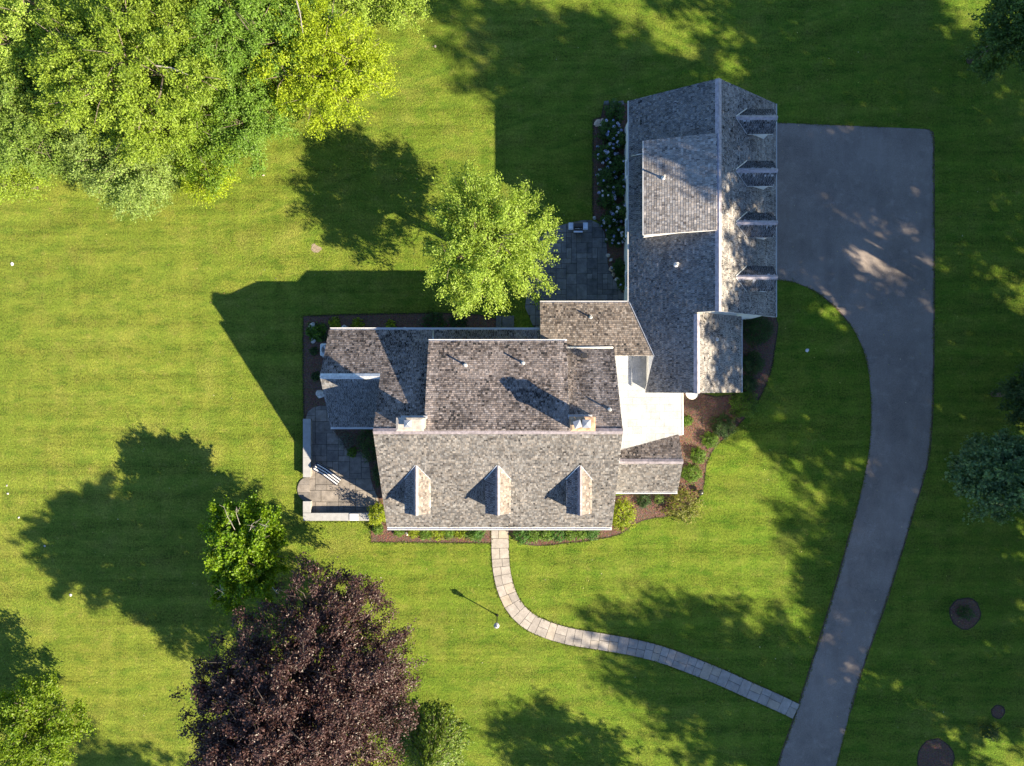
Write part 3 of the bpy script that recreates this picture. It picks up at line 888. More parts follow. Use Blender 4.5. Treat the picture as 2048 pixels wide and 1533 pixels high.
# roof vents and pipes
def vent(px, py, pl, h, name="vent_pipe", r=.055):
    p = on(px, py, pl)
    t = MB().lathe((p.x, p.y, p.z - .1), [(r, 0), (r, h), (r * .7, h), (r * .7, h - .1)], 10).build(name, M["pipe_pale"], house, smooth=False)
    MB().lathe((p.x, p.y, p.z - .06), [(r * 2.6, 0), (r * 2.2, .12), (r * 1.15, .17)], 10).build("boot", M["flashing"], t)
SD2 = (SD[0] + UP, 0, SD[2])
vent(931, 731, SD2, .62); vent(1046, 727, SD2, .62); vent(1219, 820, MR, .5); vent(1181, 635, CN, .55)
vent(1326, 357, (GD[0] + .06, GD[1], 0), .6); vent(1352, 530, GW, .6, r=.07); vent(1433.5, 679, LE, .25)
p = on(1168, 712, MR)
MB().box((p.x, p.y, p.z + .12), (.34, .34, .3)).build("vent_box", M["black_metal"], house, bevel=.02)

# ------------------------------------------------------------------ beds, path, patio, terrace
def bed(pts, label, z=.018, sm=4):
    q = smooth_line(pts, sm, True) if sm else pts
    cx = sum(a for a, b in q) / len(q); cy = sum(b for a, b in q) / len(q)
    v = [Vector((a, b)) for a, b in q]
    area = sum(v[i - 1].x * v[i].y - v[i].x * v[i - 1].y for i in range(len(v)))
    sgn = 1 if area > 0 else -1
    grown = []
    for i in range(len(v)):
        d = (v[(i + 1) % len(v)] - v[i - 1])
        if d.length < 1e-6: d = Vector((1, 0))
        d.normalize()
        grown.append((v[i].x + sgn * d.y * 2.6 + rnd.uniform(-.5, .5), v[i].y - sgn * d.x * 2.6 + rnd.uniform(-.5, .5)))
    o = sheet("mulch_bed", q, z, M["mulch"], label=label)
    e = sheet("bed_edge_shade", grown, z - .008, M["soil_lip_shade"], parent=o)  # cut-soil ring, dark so that it also paints in the lawn lip's shade
    return o

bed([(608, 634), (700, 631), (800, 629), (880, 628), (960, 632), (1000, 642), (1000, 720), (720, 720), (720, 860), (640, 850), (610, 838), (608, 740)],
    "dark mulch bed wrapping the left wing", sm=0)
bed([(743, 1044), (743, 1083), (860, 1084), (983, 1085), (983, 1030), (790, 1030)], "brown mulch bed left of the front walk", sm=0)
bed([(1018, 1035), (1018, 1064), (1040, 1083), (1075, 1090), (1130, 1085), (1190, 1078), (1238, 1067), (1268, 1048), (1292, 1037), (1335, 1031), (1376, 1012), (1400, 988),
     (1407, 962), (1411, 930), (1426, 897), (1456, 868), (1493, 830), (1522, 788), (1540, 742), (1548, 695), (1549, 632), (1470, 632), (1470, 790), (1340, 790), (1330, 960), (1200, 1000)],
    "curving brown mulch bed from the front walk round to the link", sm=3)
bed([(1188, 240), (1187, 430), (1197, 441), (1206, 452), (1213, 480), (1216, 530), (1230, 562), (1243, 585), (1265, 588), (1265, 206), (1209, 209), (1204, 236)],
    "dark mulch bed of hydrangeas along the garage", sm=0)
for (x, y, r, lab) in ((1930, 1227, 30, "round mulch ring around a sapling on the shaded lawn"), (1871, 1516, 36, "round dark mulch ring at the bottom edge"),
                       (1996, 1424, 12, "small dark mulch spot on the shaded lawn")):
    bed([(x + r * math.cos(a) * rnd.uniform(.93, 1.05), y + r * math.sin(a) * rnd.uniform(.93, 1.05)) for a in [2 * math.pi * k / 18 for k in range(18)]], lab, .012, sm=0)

def slab(pts, z0, z1, mat, name, parent, bevel=.008):
    n = len(pts)
    if n < 3: return None
    return MB().prism([(a, b, z0) for a, b in pts], (0, 0, z1 - z0)).build(name, M[mat], parent, bevel=0)

# front walk: single slabs and pairs alternate
walk = smooth_line([(1000, 1045), (1000, 1080), (1000.5, 1105), (1003, 1140), (1011, 1176), (1028, 1213), (1056, 1241), (1092, 1259), (1140, 1273), (1200, 1283), (1262, 1294), (1322, 1309),
                    (1380, 1330), (1440, 1354), (1500, 1381), (1550, 1403), (1592, 1423)], 14)
wk = [P(x, y).xy for x, y in walk]
cum = [0.0]
for i in range(1, len(wk)): cum.append(cum[-1] + (wk[i] - wk[i - 1]).length)
def walk_at(s):
    s = max(0, min(cum[-1] - 1e-5, s))
    i = next(k for k in range(1, len(cum)) if cum[k] >= s)
    t = (s - cum[i - 1]) / (cum[i] - cum[i - 1])
    p = wk[i - 1].lerp(wk[i], t)
    a, b = wk[max(0, i - 4)], wk[min(len(wk) - 1, i + 3)]
    d = (b - a).normalized()
    return p, Vector((-d.y, d.x))
hwid = lambda s: .60 - .05 * s / cum[-1]
edge_l, edge_r = [], []
for k in range(80):
    s = cum[-1] * k / 79; p, nn = walk_at(s); h = hwid(s) + .03
    edge_l.append(p + nn * h); edge_r.append(p - nn * h)
pv = [(*q, .012) for q in edge_l + edge_r[::-1]]
path = mk("path", pv, [(i, i + 1, 158 - i, 159 - i) for i in range(79)], M["sand_joint"], base=(0, 0, 0))
tag(path, "curving flagstone front walk from the house to the driveway", kind="structure")
s = 0.0; k = 0
pr_ = random.Random(4)
while s < cum[-1] - .15:
    ln = pr_.uniform(.5, .95) if k % 2 else pr_.uniform(.5, .72)
    ln = min(ln, cum[-1] - s)
    def quad(sa, sb, la, lb):
        g = .013
        out = []
        for ss, f in ((sa + g, la), (sa + g, lb), (sb - g, lb), (sb - g, la)):
            p, nn = walk_at(ss); out.append(p + nn * (f * hwid(ss) + (g if f == la and la > -1 else (-g if f == lb and lb < 1 else 0))))
        return [tuple(q) for q in out]
    dz = lambda: .04 + pr_.uniform(0, .012)
    if k % 2 == 0 and pr_.random() < .8:
        slab(quad(s, s + ln, -1, 1), .008, dz(), "flagstone", path) if False else slab(quad(s, s + ln, -1, 1), .008, dz(), "flagstone_pale", "flagstone", path)
    else:
        m = pr_.uniform(-.2, .25)
        slab(quad(s, s + ln, -1, m), .008, dz(), "flagstone_pale", "flagstone", path)
        slab(quad(s, s + ln, m, 1), .008, dz(), "flagstone_pale", "flagstone", path)
    s += ln; k += 1

def ashlar(outline, z, mat, parent, cell, seed, name="paving_stone", th=.03, sizes=((1, 1), (2, 1), (1, 2), (2, 2), (3, 2), (2, 3), (2, 2))):
    r = random.Random(seed)
    xs = [p[0] for p in outline]; ys = [p[1] for p in outline]
    nx, ny = int((max(xs) - min(xs)) / cell) + 2, int((max(ys) - min(ys)) / cell) + 2
    used = [[False] * ny for _ in range(nx)]
    for j in range(ny):
        for i in range(nx):
            if used[i][j]: continue
            opts = list(sizes); r.shuffle(opts)
            for a, b in opts + [(1, 1)]:
                if i + a <= nx and j + b <= ny and not any(used[i + u][j + v] for u in range(a) for v in range(b)): break
            for u in range(a):
                for v in range(b): used[i + u][j + v] = True
            x0, y0 = min(xs) + i * cell, min(ys) + j * cell
            c = clip_rect(outline, x0 + .014, x0 + a * cell - .014, y0 + .014, y0 + b * cell - .014)
            if len(c) >= 3 and area2(c) > .02:
                slab(c, z, z + th + r.uniform(0, .01), mat, name, parent)

def paved(name, pts, z, mat, label, cell, seed, sm=0, **kw):
    q = smooth_line(pts, sm, True) if sm else pts
    o = sheet(name, q, z, M["sand_joint"], label=label)
    ashlar([tuple(P(x, y, z).xy) for x, y in q], z - .006, mat, o, cell, seed, **kw)
    return o
paved("patio", [(1078, 478), (1090, 466), (1110, 455), (1140, 446), (1165, 441), (1182, 441), (1198, 448), (1208, 464), (1213, 490), (1215, 528), (1222, 548), (1232, 566), (1243, 586), (1265, 588),
                (1265, 645), (1086, 672), (1066, 652), (1050, 615), (1058, 545), (1068, 505)], .02, "bluestone", "bluestone patio tucked between the tree and the garage", .36, 12)
paved("terrace", [(612, 837), (616, 824), (626, 816), (640, 812), (665, 812), (720, 815), (800, 856), (806, 1026), (620, 1027), (608, 1004), (608, 955), (620, 953)], .02, "terrace_stone",
      "brown and grey flagstone terrace inside the low wall", .40, 14)
st_ = tag(empty("door_step", P(1010, 646, .0), "wide dark bluestone step at the back door under the tree", "step"), None)
for x0, x1 in ((992, 1003), (1004.5, 1028)):
    a, b = P(x0, 668, .1), P(x1, 632, .1)
    slab([(a.x, a.y), (b.x, a.y), (b.x, b.y), (a.x, b.y)], 0, .13, "bluestone", "step_slab", st_)
for i, (x0, x1) in enumerate(((1207, 1218), (1221, 1233), (1236, 1248))):
    a, b = P(x0, 211, 0), P(x1, 202, 0)
    o = MB().prism([(a.x, a.y, -.02), (b.x, a.y + .05, -.02), (b.x - .03, b.y, -.02), (a.x + .04, b.y - .04, -.02)], (0, 0, .05)).build("stepping_stone", M["bluestone"], base=(a.x, a.y, 0))
    tag(o, ("square stepping stone farthest from the garage's north corner", "middle stepping stone by the garage's north corner", "stepping stone touching the garage's north corner")[i], "stepping stone", "stepping stones at the garage corner")
# terrace bed and its plants' soil
tb = sheet("mulch_bed", smooth_line([(672, 852), (790, 838), (812, 930), (808, 1030), (775, 1030), (757, 1000), (742, 960), (737, 925), (722, 905), (700, 908), (684, 882)], 3, True), .066, M["mulch"],
           label="shaded planting bed between terrace and house gable")

# low terrace wall with bluestone caps
tw = empty("terrace_wall", P(613, 1035), "low stone wall with pale grey caps around the terrace", "wall")
WT = .55
def wall_run(x0, y0, x1, y1, cut, horizontal):
    a, b = P(x0, y1, WT), P(x1, y0, WT)
    MB().box(((a.x + b.x) / 2, (a.y + b.y) / 2, WT / 2 - .04), (b.x - a.x - .08, b.y - a.y - .08, WT - .08)).build("wall_body", M["rubble_stone"], tw)
    L = (b.x - a.x) if horizontal else (b.y - a.y)
    n = max(1, round(L / cut))
    for k in range(n):
        g = .004
        if horizontal:
            u0, u1 = a.x + L * k / n + g, a.x + L * (k + 1) / n - g
            c = ((u0 + u1) / 2, (a.y + b.y) / 2, WT - .03); sz = (u1 - u0, b.y - a.y, .06)
        else:
            u0, u1 = a.y + L * k / n + g, a.y + L * (k + 1) / n - g
            c = ((a.x + b.x) / 2, (u0 + u1) / 2, WT - .03); sz = (b.x - a.x, u1 - u0, .06)
        MB().box(c, sz).build("cap_stone", M["cap_stone"], tw, bevel=.006)
wall_run(606, 838, 621.5, 955, 1.35, False)
wall_run(606, 1003, 621.5, 1026, 1.0, False)
wall_run(606, 1026.5, 758, 1042, 1.35, True)
o = MB().box(P(708, 1034.5, WT + .03), (.60, .47, .055)).build("white_slab", M["cap_white"], base=P(708, 1034.5, WT), bevel=.008)
tag(o, "white square slab lying on the terrace wall", "slab")
# half-round entry step
stp = empty("terrace_step", P(607, 979), "half-round stone step through the terrace wall", "step")
c0 = P(614, 979, .06)
arc = [(c0.x - .66 * math.cos(t), c0.y + .83 * math.sin(t)) for t in [(-.5 + k / 14) * math.pi for k in range(15)]]
for (ya, yb) in ((-.85, -.22), (-.22, .30), (.30, .85)):
    c = clip_rect(arc + [(c0.x + .2, c0.y + .83), (c0.x + .2, c0.y - .83)], c0.x - .7, c0.x + .2, c0.y + ya + .008, c0.y + yb - .008)
    if len(c) >= 3: slab(c, 0, .075, "terrace_stone", "step_stone", stp)

# ------------------------------------------------------------------ foliage
def leaf_cards(name, pos, nrm, size, cols, mat, parent, rng, aspect=.55, fold=.12, tang=None):
    N = len(pos)
    nrm = nrm / np.maximum(np.linalg.norm(nrm, axis=1, keepdims=True), 1e-6)
    t = rng.normal(size=(N, 3)) if tang is None else tang + rng.normal(size=(N, 3)) * .35
    t -= nrm * np.sum(t * nrm, axis=1, keepdims=True)
    t /= np.maximum(np.linalg.norm(t, axis=1, keepdims=True), 1e-6)
    b = np.cross(nrm, t)
    s = size[:, None]
    co = np.empty((N, 4, 3), dtype=np.float32)
    co[:, 0] = pos - t * s * .5
    co[:, 1] = pos + b * s * aspect * .5 + nrm * s * fold + t * s * .08
    co[:, 2] = pos + t * s * .5 - nrm * s * fold * .5
    co[:, 3] = pos - b * s * aspect * .5 + nrm * s * fold + t * s * .08
    q = np.arange(N * 4, dtype=np.int32).reshape(N, 4)
    return npmesh(name, co.reshape(-1, 3), q, M[mat], parent, cols=np.repeat(cols, 4, axis=0))

def leaf_colors(N, pal, rng, clump_f=None):
    a, b = np.array(pal[0]), np.array(pal[1])
    f = rng.beta(1.6, 1.6, size=N)
    if clump_f is not None: f = np.clip(.55 * f + .45 * clump_f, 0, 1)
    c = a + (b - a) * f[:, None]
    return c * rng.uniform(.62, 1.28, size=(N, 1))

def crown_points(rng, R, Rz, lobes, clumps, leaves, spread, zmin=-.55, lobe_r=.44, twig=.9, flat=.65):
    """leaf positions relative to the crown centre: limbs -> lobes -> twigs -> leaves"""
    pos, nrm, cf, tg = [], [], [], []
    lob = []
    ga = math.pi * (3 - math.sqrt(5))
    for i in range(lobes):
        z = 1 - (1 - zmin) * (i + .5) / lobes
        r = math.sqrt(max(0, 1 - z * z))
        a = i * ga + rng.uniform(-.4, .4)
        k = rng.uniform(.48, .74)
        c = np.array([math.cos(a) * r * R * k, math.sin(a) * r * R * k, z * Rz * k])
        lr = R * lobe_r * rng.uniform(.72, 1.22)
        lob.append((c, lr))
        m = max(4, int(clumps * (lr / (R * lobe_r)) ** 2))
        lobe_f = rng.uniform(0, 1)
        d = rng.normal(size=(m, 3)); d[:, 2] = d[:, 2] * .8 + .35
        d /= np.linalg.norm(d, axis=1, keepdims=True)
        cc = c + d * lr * rng.uniform(.45, 1.0, size=(m, 1)) * np.array([1, 1, Rz / R * .9])
        for j in range(m):
            out = d[j] + c / (np.linalg.norm(c) + 1e-6) * .5 + rng.normal(size=3) * .35
            out /= np.linalg.norm(out)
            n = max(3, int(leaves * rng.uniform(.6, 1.4)))
            t = rng.uniform(-.6, 1, size=(n, 1))
            p = cc[j] + out * t * spread * twig + rng.normal(size=(n, 3)) * spread * .42 * np.array([1, 1, flat])
            pos.append(p)
            nn = (p - c) / lr * .55 + np.array([0, 0, .5]) + rng.normal(size=(n, 3)) * .6
            nrm.append(nn)
            cf.append(np.full(n, .5 * lobe_f + .5 * rng.uniform(0, 1)))
            tg.append(np.tile(out, (n, 1)))
    return np.concatenate(pos), np.concatenate(nrm), np.concatenate(cf), np.concatenate(tg), lob

def tree(name, label, px, py, zc, R, Rz, pal, seed, lobes=14, clumps=26, leaves=70, spread=.42, leaf=.17, mat="leaf_green", bark="bark", group=None,
         aspect=.55, wpos=None, cat="tree", zmin=-.55, lobe_r=.44, squash=(1, 1), twig=.9, lean=(0, 0), taper=0.0, shear=(0, 0)):
    rng = np.random.default_rng(seed)
    c = Vector(wpos) if wpos is not None else P(px, py, zc)
    base = Vector((c.x - lean[0], c.y - lean[1], 0))
    t = empty(name, base, label, cat, group)
    pos, nrm, cf, tg, lob = crown_points(rng, R, Rz, lobes, clumps, leaves, spread, zmin, lobe_r, twig)
    S = np.array([squash[0], squash[1], 1.0])
    pos = pos * S
    pos[:, :2] *= 1 - taper * np.clip(pos[:, 2:3] / Rz, 0, 1)
    pos[:, :2] += np.array(shear) * pos[:, 2:3] / Rz
    pos += np.array([c.x, c.y, zc])
    keep = pos[:, 2] > .15
    pos, nrm, cf, tg = pos[keep], nrm[keep], cf[keep], tg[keep]
    N = len(pos)
    size = leaf * rng.uniform(.65, 1.35, size=N)
    leaf_cards("crown", pos, nrm, size, leaf_colors(N, pal, rng, cf), mat, t, rng, aspect, tang=tg)
    mb = MB()
    tr = R * .05 + .05
    fork = Vector((c.x * .6 + base.x * .4, c.y * .6 + base.y * .4, max(.6, zc - Rz * .45)))
    mb.tube([base - Vector((0, 0, .1)), base.lerp(fork, .5) + Vector((rng.uniform(-.1, .1), rng.uniform(-.1, .1), 0)), fork, Vector((c.x + shear[0] * .4, c.y + shear[1] * .4, zc + Rz * .4))], [tr * 1.35, tr, tr * .8, tr * .15], 8)
    mb.build("trunk", M[bark], t, smooth=True)
    mb = MB()
    for (lc, lr) in lob:
        lc = np.array([lc[0] * (1 - taper * min(1, max(0, lc[2] / Rz))) + shear[0] / squash[0] * lc[2] / Rz, lc[1] * (1 - taper * min(1, max(0, lc[2] / Rz))) + shear[1] / squash[1] * lc[2] / Rz, lc[2]])
        e = Vector((c.x + lc[0] * squash[0], c.y + lc[1] * squash[1], zc + lc[2]))
        f = fork.lerp(Vector((c.x, c.y, zc)), rng.uniform(0, .7))
        m_ = f.lerp(e, .55) + Vector((rng.uniform(-.2, .2), rng.uniform(-.2, .2), rng.uniform(-.1, .25))) * R * .15
        mb.tube([f, m_, e], [tr * .42, tr * .26, tr * .12], 5)
        for _ in range(4):
            d = Vector(rng.normal(size=3)); d.z = abs(d.z) * .6; d.normalize()
            q = e + d * lr * .85
            mb.tube([m_.lerp(e, .7), e.lerp(q, .5), q], [tr * .13, tr * .08, tr * .03], 4)
    mb.build("limbs", M[bark], t, smooth=True)
    return t

def copy_tree(src, loc, rz, sc, label, group=None):
    r = src.copy(); COL.objects.link(r)
    r.location = loc; r.rotation_euler = (0, 0, rz); r.scale = (sc, sc, sc)
    r["label"] = label
    if group: r["group"] = group
    for ch in src.children:
        c = ch.copy(); COL.objects.link(c); c.parent = r
    return r

G_YEL = ((.112, .178, .014), (.270, .372, .046))
G_BRT = ((.160, .240, .010), (.345, .430, .024))
G_MID = ((.078, .165, .018), (.190, .310, .046))
G_BLU = ((.098, .172, .026), (.215, .310, .060))
G_GREY = ((0.109, 0.186, 0.041), (0.278, 0.373, 0.102))
G_DRK = ((.020, .055, .014), (.050, .105, .025))
G_PALE = ((0.136, 0.218, 0.025), (0.344, 0.461, 0.080))
PURP = ((.022, .0110, .0120), (.088, .046, .040))

tree("garden_tree", "round pale green tree standing beside the bluestone patio", 968, 492, 5.6, 4.3, 3.0, G_PALE, 101, lobes=19, clumps=28, leaves=110, spread=.40, leaf=.135, twig=1.25)
tree("copper_beech", "broad purple-leaved beech below the terrace", 610, 1392, 7.6, 6.9, 6.0, PURP, 102, lobes=42, clumps=38, leaves=120, spread=.42, leaf=.14, mat="leaf_purple", aspect=.62, squash=(1.0, 1.05), lobe_r=.36, taper=.45, zmin=-.92, shear=(-2.8, -2.6), bark="bark_dark")
mt = tree("maple_tree", "bright green tree with dead twigs beside the purple beech", 487, 1106, 4.5, 3.0, 2.6, ((.060, .155, .004), (.190, .285, .006)), 103, lobes=14, clumps=24, leaves=95, spread=.34, leaf=.16, squash=(.86, 1.12), aspect=.8)
mb = MB(); rr_ = random.Random(8)
for (x0, y0, x1, y1) in ((470, 1060, 438, 992), (480, 1050, 470, 998), (500, 1060, 520, 1035), (520, 1050, 546, 1053), (440, 1170, 452, 1196), (545, 1175, 562, 1192)):
    a, b = P(x0, y0, 6.2), P(x0 + (x1 - x0) * .7, y0 + (y1 - y0) * .7, 6.7)
    m_ = a.lerp(b, .5) + Vector((rr_.uniform(-.15, .15), rr_.uniform(-.15, .15), .1))
    mb.tube([a, m_, b], [.016, .011, .005], 5)
    for _ in range(5):
        f = a.lerp(b, rr_.uniform(.35, .95)); mb.tube([f, f + Vector((rr_.uniform(-.45, .45), rr_.uniform(-.35, .45), rr_.uniform(0, .3)))], [.009, .004], 4)
mb.build("dead_branches", M["bark_pale"], mt)

# grove in the top corner
GR = "trees of the grove beyond the lawn"
tree("grove_tree", "bright yellow-green tree at the grove's lawn-side corner", 640, 128, 5.0, 4.3, 2.8, G_BRT, 110, lobes=17, clumps=24, leaves=110, leaf=.14, group=GR)
tree("grove_tree", "fresh mid-green tree between the bright corner tree and the big yellow-green one", 480, 215, 4.2, 3.4, 2.6, G_MID, 111, lobes=14, clumps=24, leaves=110, leaf=.14, group=GR)
tree("grove_tree", "large yellow-green tree filling the middle of the grove", 265, 140, 7.0, 6.0, 3.8, G_YEL, 112, lobes=26, clumps=34, leaves=110, leaf=.145, group=GR, lobe_r=.36)
tree("grove_tree", "bluish green tree at the left edge of the grove", 62, 250, 5.0, 3.9, 2.8, G_BLU, 113, lobes=15, clumps=24, leaves=105, leaf=.14, group=GR)
tree("grove_tree", "grey-green tree hanging over the lawn's top-left bay", 245, 305, 4.4, 3.6, 2.6, G_GREY, 114, lobes=15, clumps=24, leaves=105, leaf=.14, group=GR, twig=1.3)
tree("grove_tree", "pale yellow-green tree in the top-left picture corner", 60, 60, 6.0, 4.6, 3.0, G_PALE, 115, lobes=17, clumps=24, leaves=110, leaf=.14, group=GR)
tree("grove_tree", "tall green tree at the top edge left of the bright corner tree", 455, 35, 6.5, 4.4, 3.0, G_MID, 116, lobes=16, clumps=24, leaves=110, leaf=.14, group=GR)
tree("grove_tree", "small yellow-green tree at the left end of the grove's lawn edge", 22, 355, 2.4, 2.0, 1.7, G_YEL, 117, lobes=10, clumps=14, leaves=60, leaf=.14, group=GR)
tree("grove_shrub", "bright yellow shrub at the lower tip of the grove", 408, 352, 2.0, 1.75, 1.4, G_BRT, 118, lobes=9, clumps=14, leaves=60, leaf=.14, cat="shrub")
tree("grove_shrub", "grey-green shrub at the lawn edge below the grove", 300, 372, 1.8, 1.7, 1.2, G_GREY, 119, lobes=9, clumps=14, leaves=60, leaf=.14, cat="shrub")
tree("grove_shrub", "blue-green shrub under the mid-green grove tree", 470, 278, 1.6, 1.5, 1.2, G_BLU, 120, lobes=9, clumps=14, leaves=60, leaf=.14, cat="shrub")
tree("grove_shrub", "tufted pale green shrub at the top edge right of the grove", 700, 8, 1.6, 2.2, 1.2, G_PALE, 121, lobes=10, clumps=16, leaves=60, leaf=.14, cat="shrub")
tree("grove_shrub", "last pale green shrub along the top edge beside open lawn", 805, 2, 1.4, 2.0, 1.1, G_PALE, 122, lobes=10, clumps=16, leaves=60, leaf=.14, cat="shrub")
tree("grove_tree", "yellow-green tree filling the gap between the big tree and the left edge", 140, 175, 5.2, 3.6, 2.8, G_YEL, 123, lobes=15, clumps=24, leaves=100, leaf=.14, group=GR)
tree("grove_tree", "fresh green tree behind the big yellow-green one at the top edge", 345, 20, 6.4, 4.0, 2.8, G_YEL, 124, lobes=15, clumps=24, leaves=100, leaf=.14, group=GR)
tree("grove_tree", "light green tree joining the big tree to the bright corner tree", 395, 255, 4.6, 3.4, 2.5, ((.085, .165, .010), (.200, .295, .030)), 125, lobes=15, clumps=24, leaves=100, leaf=.14, group=GR)
tree("grove_tree", "green tree between the bright corner tree and the top edge", 560, 60, 5.4, 3.6, 2.6, G_MID, 126, lobes=14, clumps=24, leaves=100, leaf=.14, group=GR)
# dead limb lying pale over the grove
for (a, b, zz, lab) in (((312, 132), (376, 150), 9.6, 0), ((592, -2), (606, 66), 7.6, 0)):
    q0, q1 = P(*a, zz), P(*b, zz + .2)
    mb = MB(); m_ = q0.lerp(q1, .5) + Vector((.05, .1, .05))
    mb.tube([q0, m_, q1], [.05, .035, .012], 6)
    for k in range(4):
        f = q0.lerp(q1, .3 + .18 * k); mb.tube([f, f + Vector((.25 - .1 * k, -.3 + .17 * k, .1))], [.02, .006], 4)
    o = mb.build("bare_limb", M["bark_pale"], bpy.data.objects["grove_tree.002" if zz > 9 else "grove_tree"])

# bottom-left and bottom trees
tree("garden_tree", "glossy green tree in the bottom-left corner", 58, 1462, 3.4, 3.3, 2.5, ((.075, .155, .006), (.185, .260, .016)), 130, lobes=16, clumps=22, leaves=70, leaf=.17)
def conifer(name, label, px, py, h, R, pal, seed):
    rng = np.random.default_rng(seed)
    b = P(px, py, h * .4); base = Vector((b.x, b.y, 0))
    t = empty(name, base, label, "tree")
    pos, nrm, tg = [], [], []
    mb = MB()
    for k in range(26):
        f = (k + .5) / 26; z = .3 + (h - .4) * f; r = R * (1 - f) ** .8 + .12
        nb = max(5, int(13 * (1 - f) + 4))
        for j in range(nb):
            a = 2 * math.pi * (j + rng.uniform(-.3, .3)) / nb + k * .7
            L = r * rng.uniform(.8, 1.12)
            d = np.array([math.cos(a), math.sin(a), 0.0])
            sd = np.array([-d[1], d[0], 0])
            n = int(46 * L / R) + 8
            u = rng.uniform(.12, 1, size=(n, 1))
            wv = rng.uniform(-1, 1, size=(n, 1)) * (1.05 - u) * .34 * L
            p = np.array([base.x, base.y, z]) + d * u * L + sd * wv + np.array([0, 0, 1]) * (-.28 * L * u ** 1.6 + .12 * u) + rng.normal(size=(n, 3)) * .035
            pos.append(p); nrm.append(np.array([0, 0, 1]) + d * .25 + rng.normal(size=(n, 3)) * .35)
            tg.append(np.tile(d, (n, 1)) + sd * np.sign(wv) * .7)
            mb.tube([(base.x, base.y, z), (base.x + d[0] * L * .95, base.y + d[1] * L * .95, z - .22 * L)], [.025, .008], 4)
    pos, nrm, tg = np.concatenate(pos), np.concatenate(nrm), np.concatenate(tg)
    N = len(pos)
    leaf_cards("crown", pos, nrm, .26 * rng.uniform(.6, 1.3, size=N), leaf_colors(N, pal, rng), "leaf_green", t, rng, .30, tang=tg)
    MB().tube([base, base + Vector((0, 0, h * .6)), base + Vector((0, 0, h * .97))], [.16, .1, .02], 8).build("trunk", M["bark"], t, smooth=True)
    mb.build("limbs", M["bark"], t)
    return t
conifer("conifer", "feathery yellow-green conifer at the bottom edge beside the beech", 862, 1508, 4.2, 2.75, ((.060, .125, .010), (.165, .232, .022)), 140)
# shaded trees at the right edge
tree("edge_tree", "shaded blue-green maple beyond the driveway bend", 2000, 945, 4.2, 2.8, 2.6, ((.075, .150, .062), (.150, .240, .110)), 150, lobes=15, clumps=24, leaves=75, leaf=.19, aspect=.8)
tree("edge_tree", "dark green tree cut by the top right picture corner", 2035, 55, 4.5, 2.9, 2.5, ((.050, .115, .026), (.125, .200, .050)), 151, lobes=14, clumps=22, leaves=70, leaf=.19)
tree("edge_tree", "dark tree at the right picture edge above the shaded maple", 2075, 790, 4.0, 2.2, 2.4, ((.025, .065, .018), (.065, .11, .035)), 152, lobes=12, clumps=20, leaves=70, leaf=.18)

# tall trees east and south of the plot; they stand outside the picture and throw the dappled shade
shade_proto = []
for i, (zc, R, Rz, sd_) in enumerate(((17.5, 6.2, 7.0, 160), (18.5, 5.6, 7.8, 161), (16.5, 6.6, 6.4, 162), (17.0, 6.0, 6.8, 163))):
    shade_proto.append((zc, i, R, Rz, sd_))
KX, KY = 1.664 * math.sin(SUN_AZ), 1.664 * math.cos(SUN_AZ)
shade_at = [(1235, 215, 1, 1.12), (1480, 330, 1, 1.06), (1700, 330, 3, 1.05), (1950, 430, 0, 1.0), (1250, -190, 1, 1.12), (1660, 95, 2, .95), (1960, 215, 1, 1.0), (1470, 560, 0, 1.04), (1540, 470, 2, .8),
            (1640, 800, 3, 1.05), (1840, 830, 0, .96), (2000, 720, 1, .95), (1960, 1040, 2, .95), (1850, 1260, 0, .92), (2010, 1370, 1, .92), (1450, 1385, 3, .98), (1385, 650, 1, .92),
            (1620, 1450, 0, .92), (1150, 1520, 3, .62), (1770, 1500, 2, .9), (300, 1590, 1, .55), (1905, 1150, 1, .95)]
protos = {}
side = ["north", "north-east", "east", "south-east", "south"]
for i, (sx_, sy_, k, sc) in enumerate(shade_at):
    zc, _, R, Rz, sd_ = shade_proto[k]
    g = P(sx_, sy_, 0)
    z = zc * sc
    wx, wy_ = g.x + KX * z, g.y + KY * z
    lab = "tall leafy shade tree standing outside the picture beyond the driveway side"
    if k not in protos:
        protos[k] = tree("shade_tree", lab, 0, 0, zc, R, Rz, G_MID, sd_, lobes=20, clumps=22, leaves=17 if k == 3 else 29, spread=.70, leaf=.44, group="tall trees outside the picture", wpos=(wx, wy_, zc), lobe_r=.40)
        protos[k].scale = (sc, sc, sc)
    else:
        copy_tree(protos[k], (wx, wy_, 0), rnd.uniform(0, 6.28), sc, lab, "tall trees outside the picture")

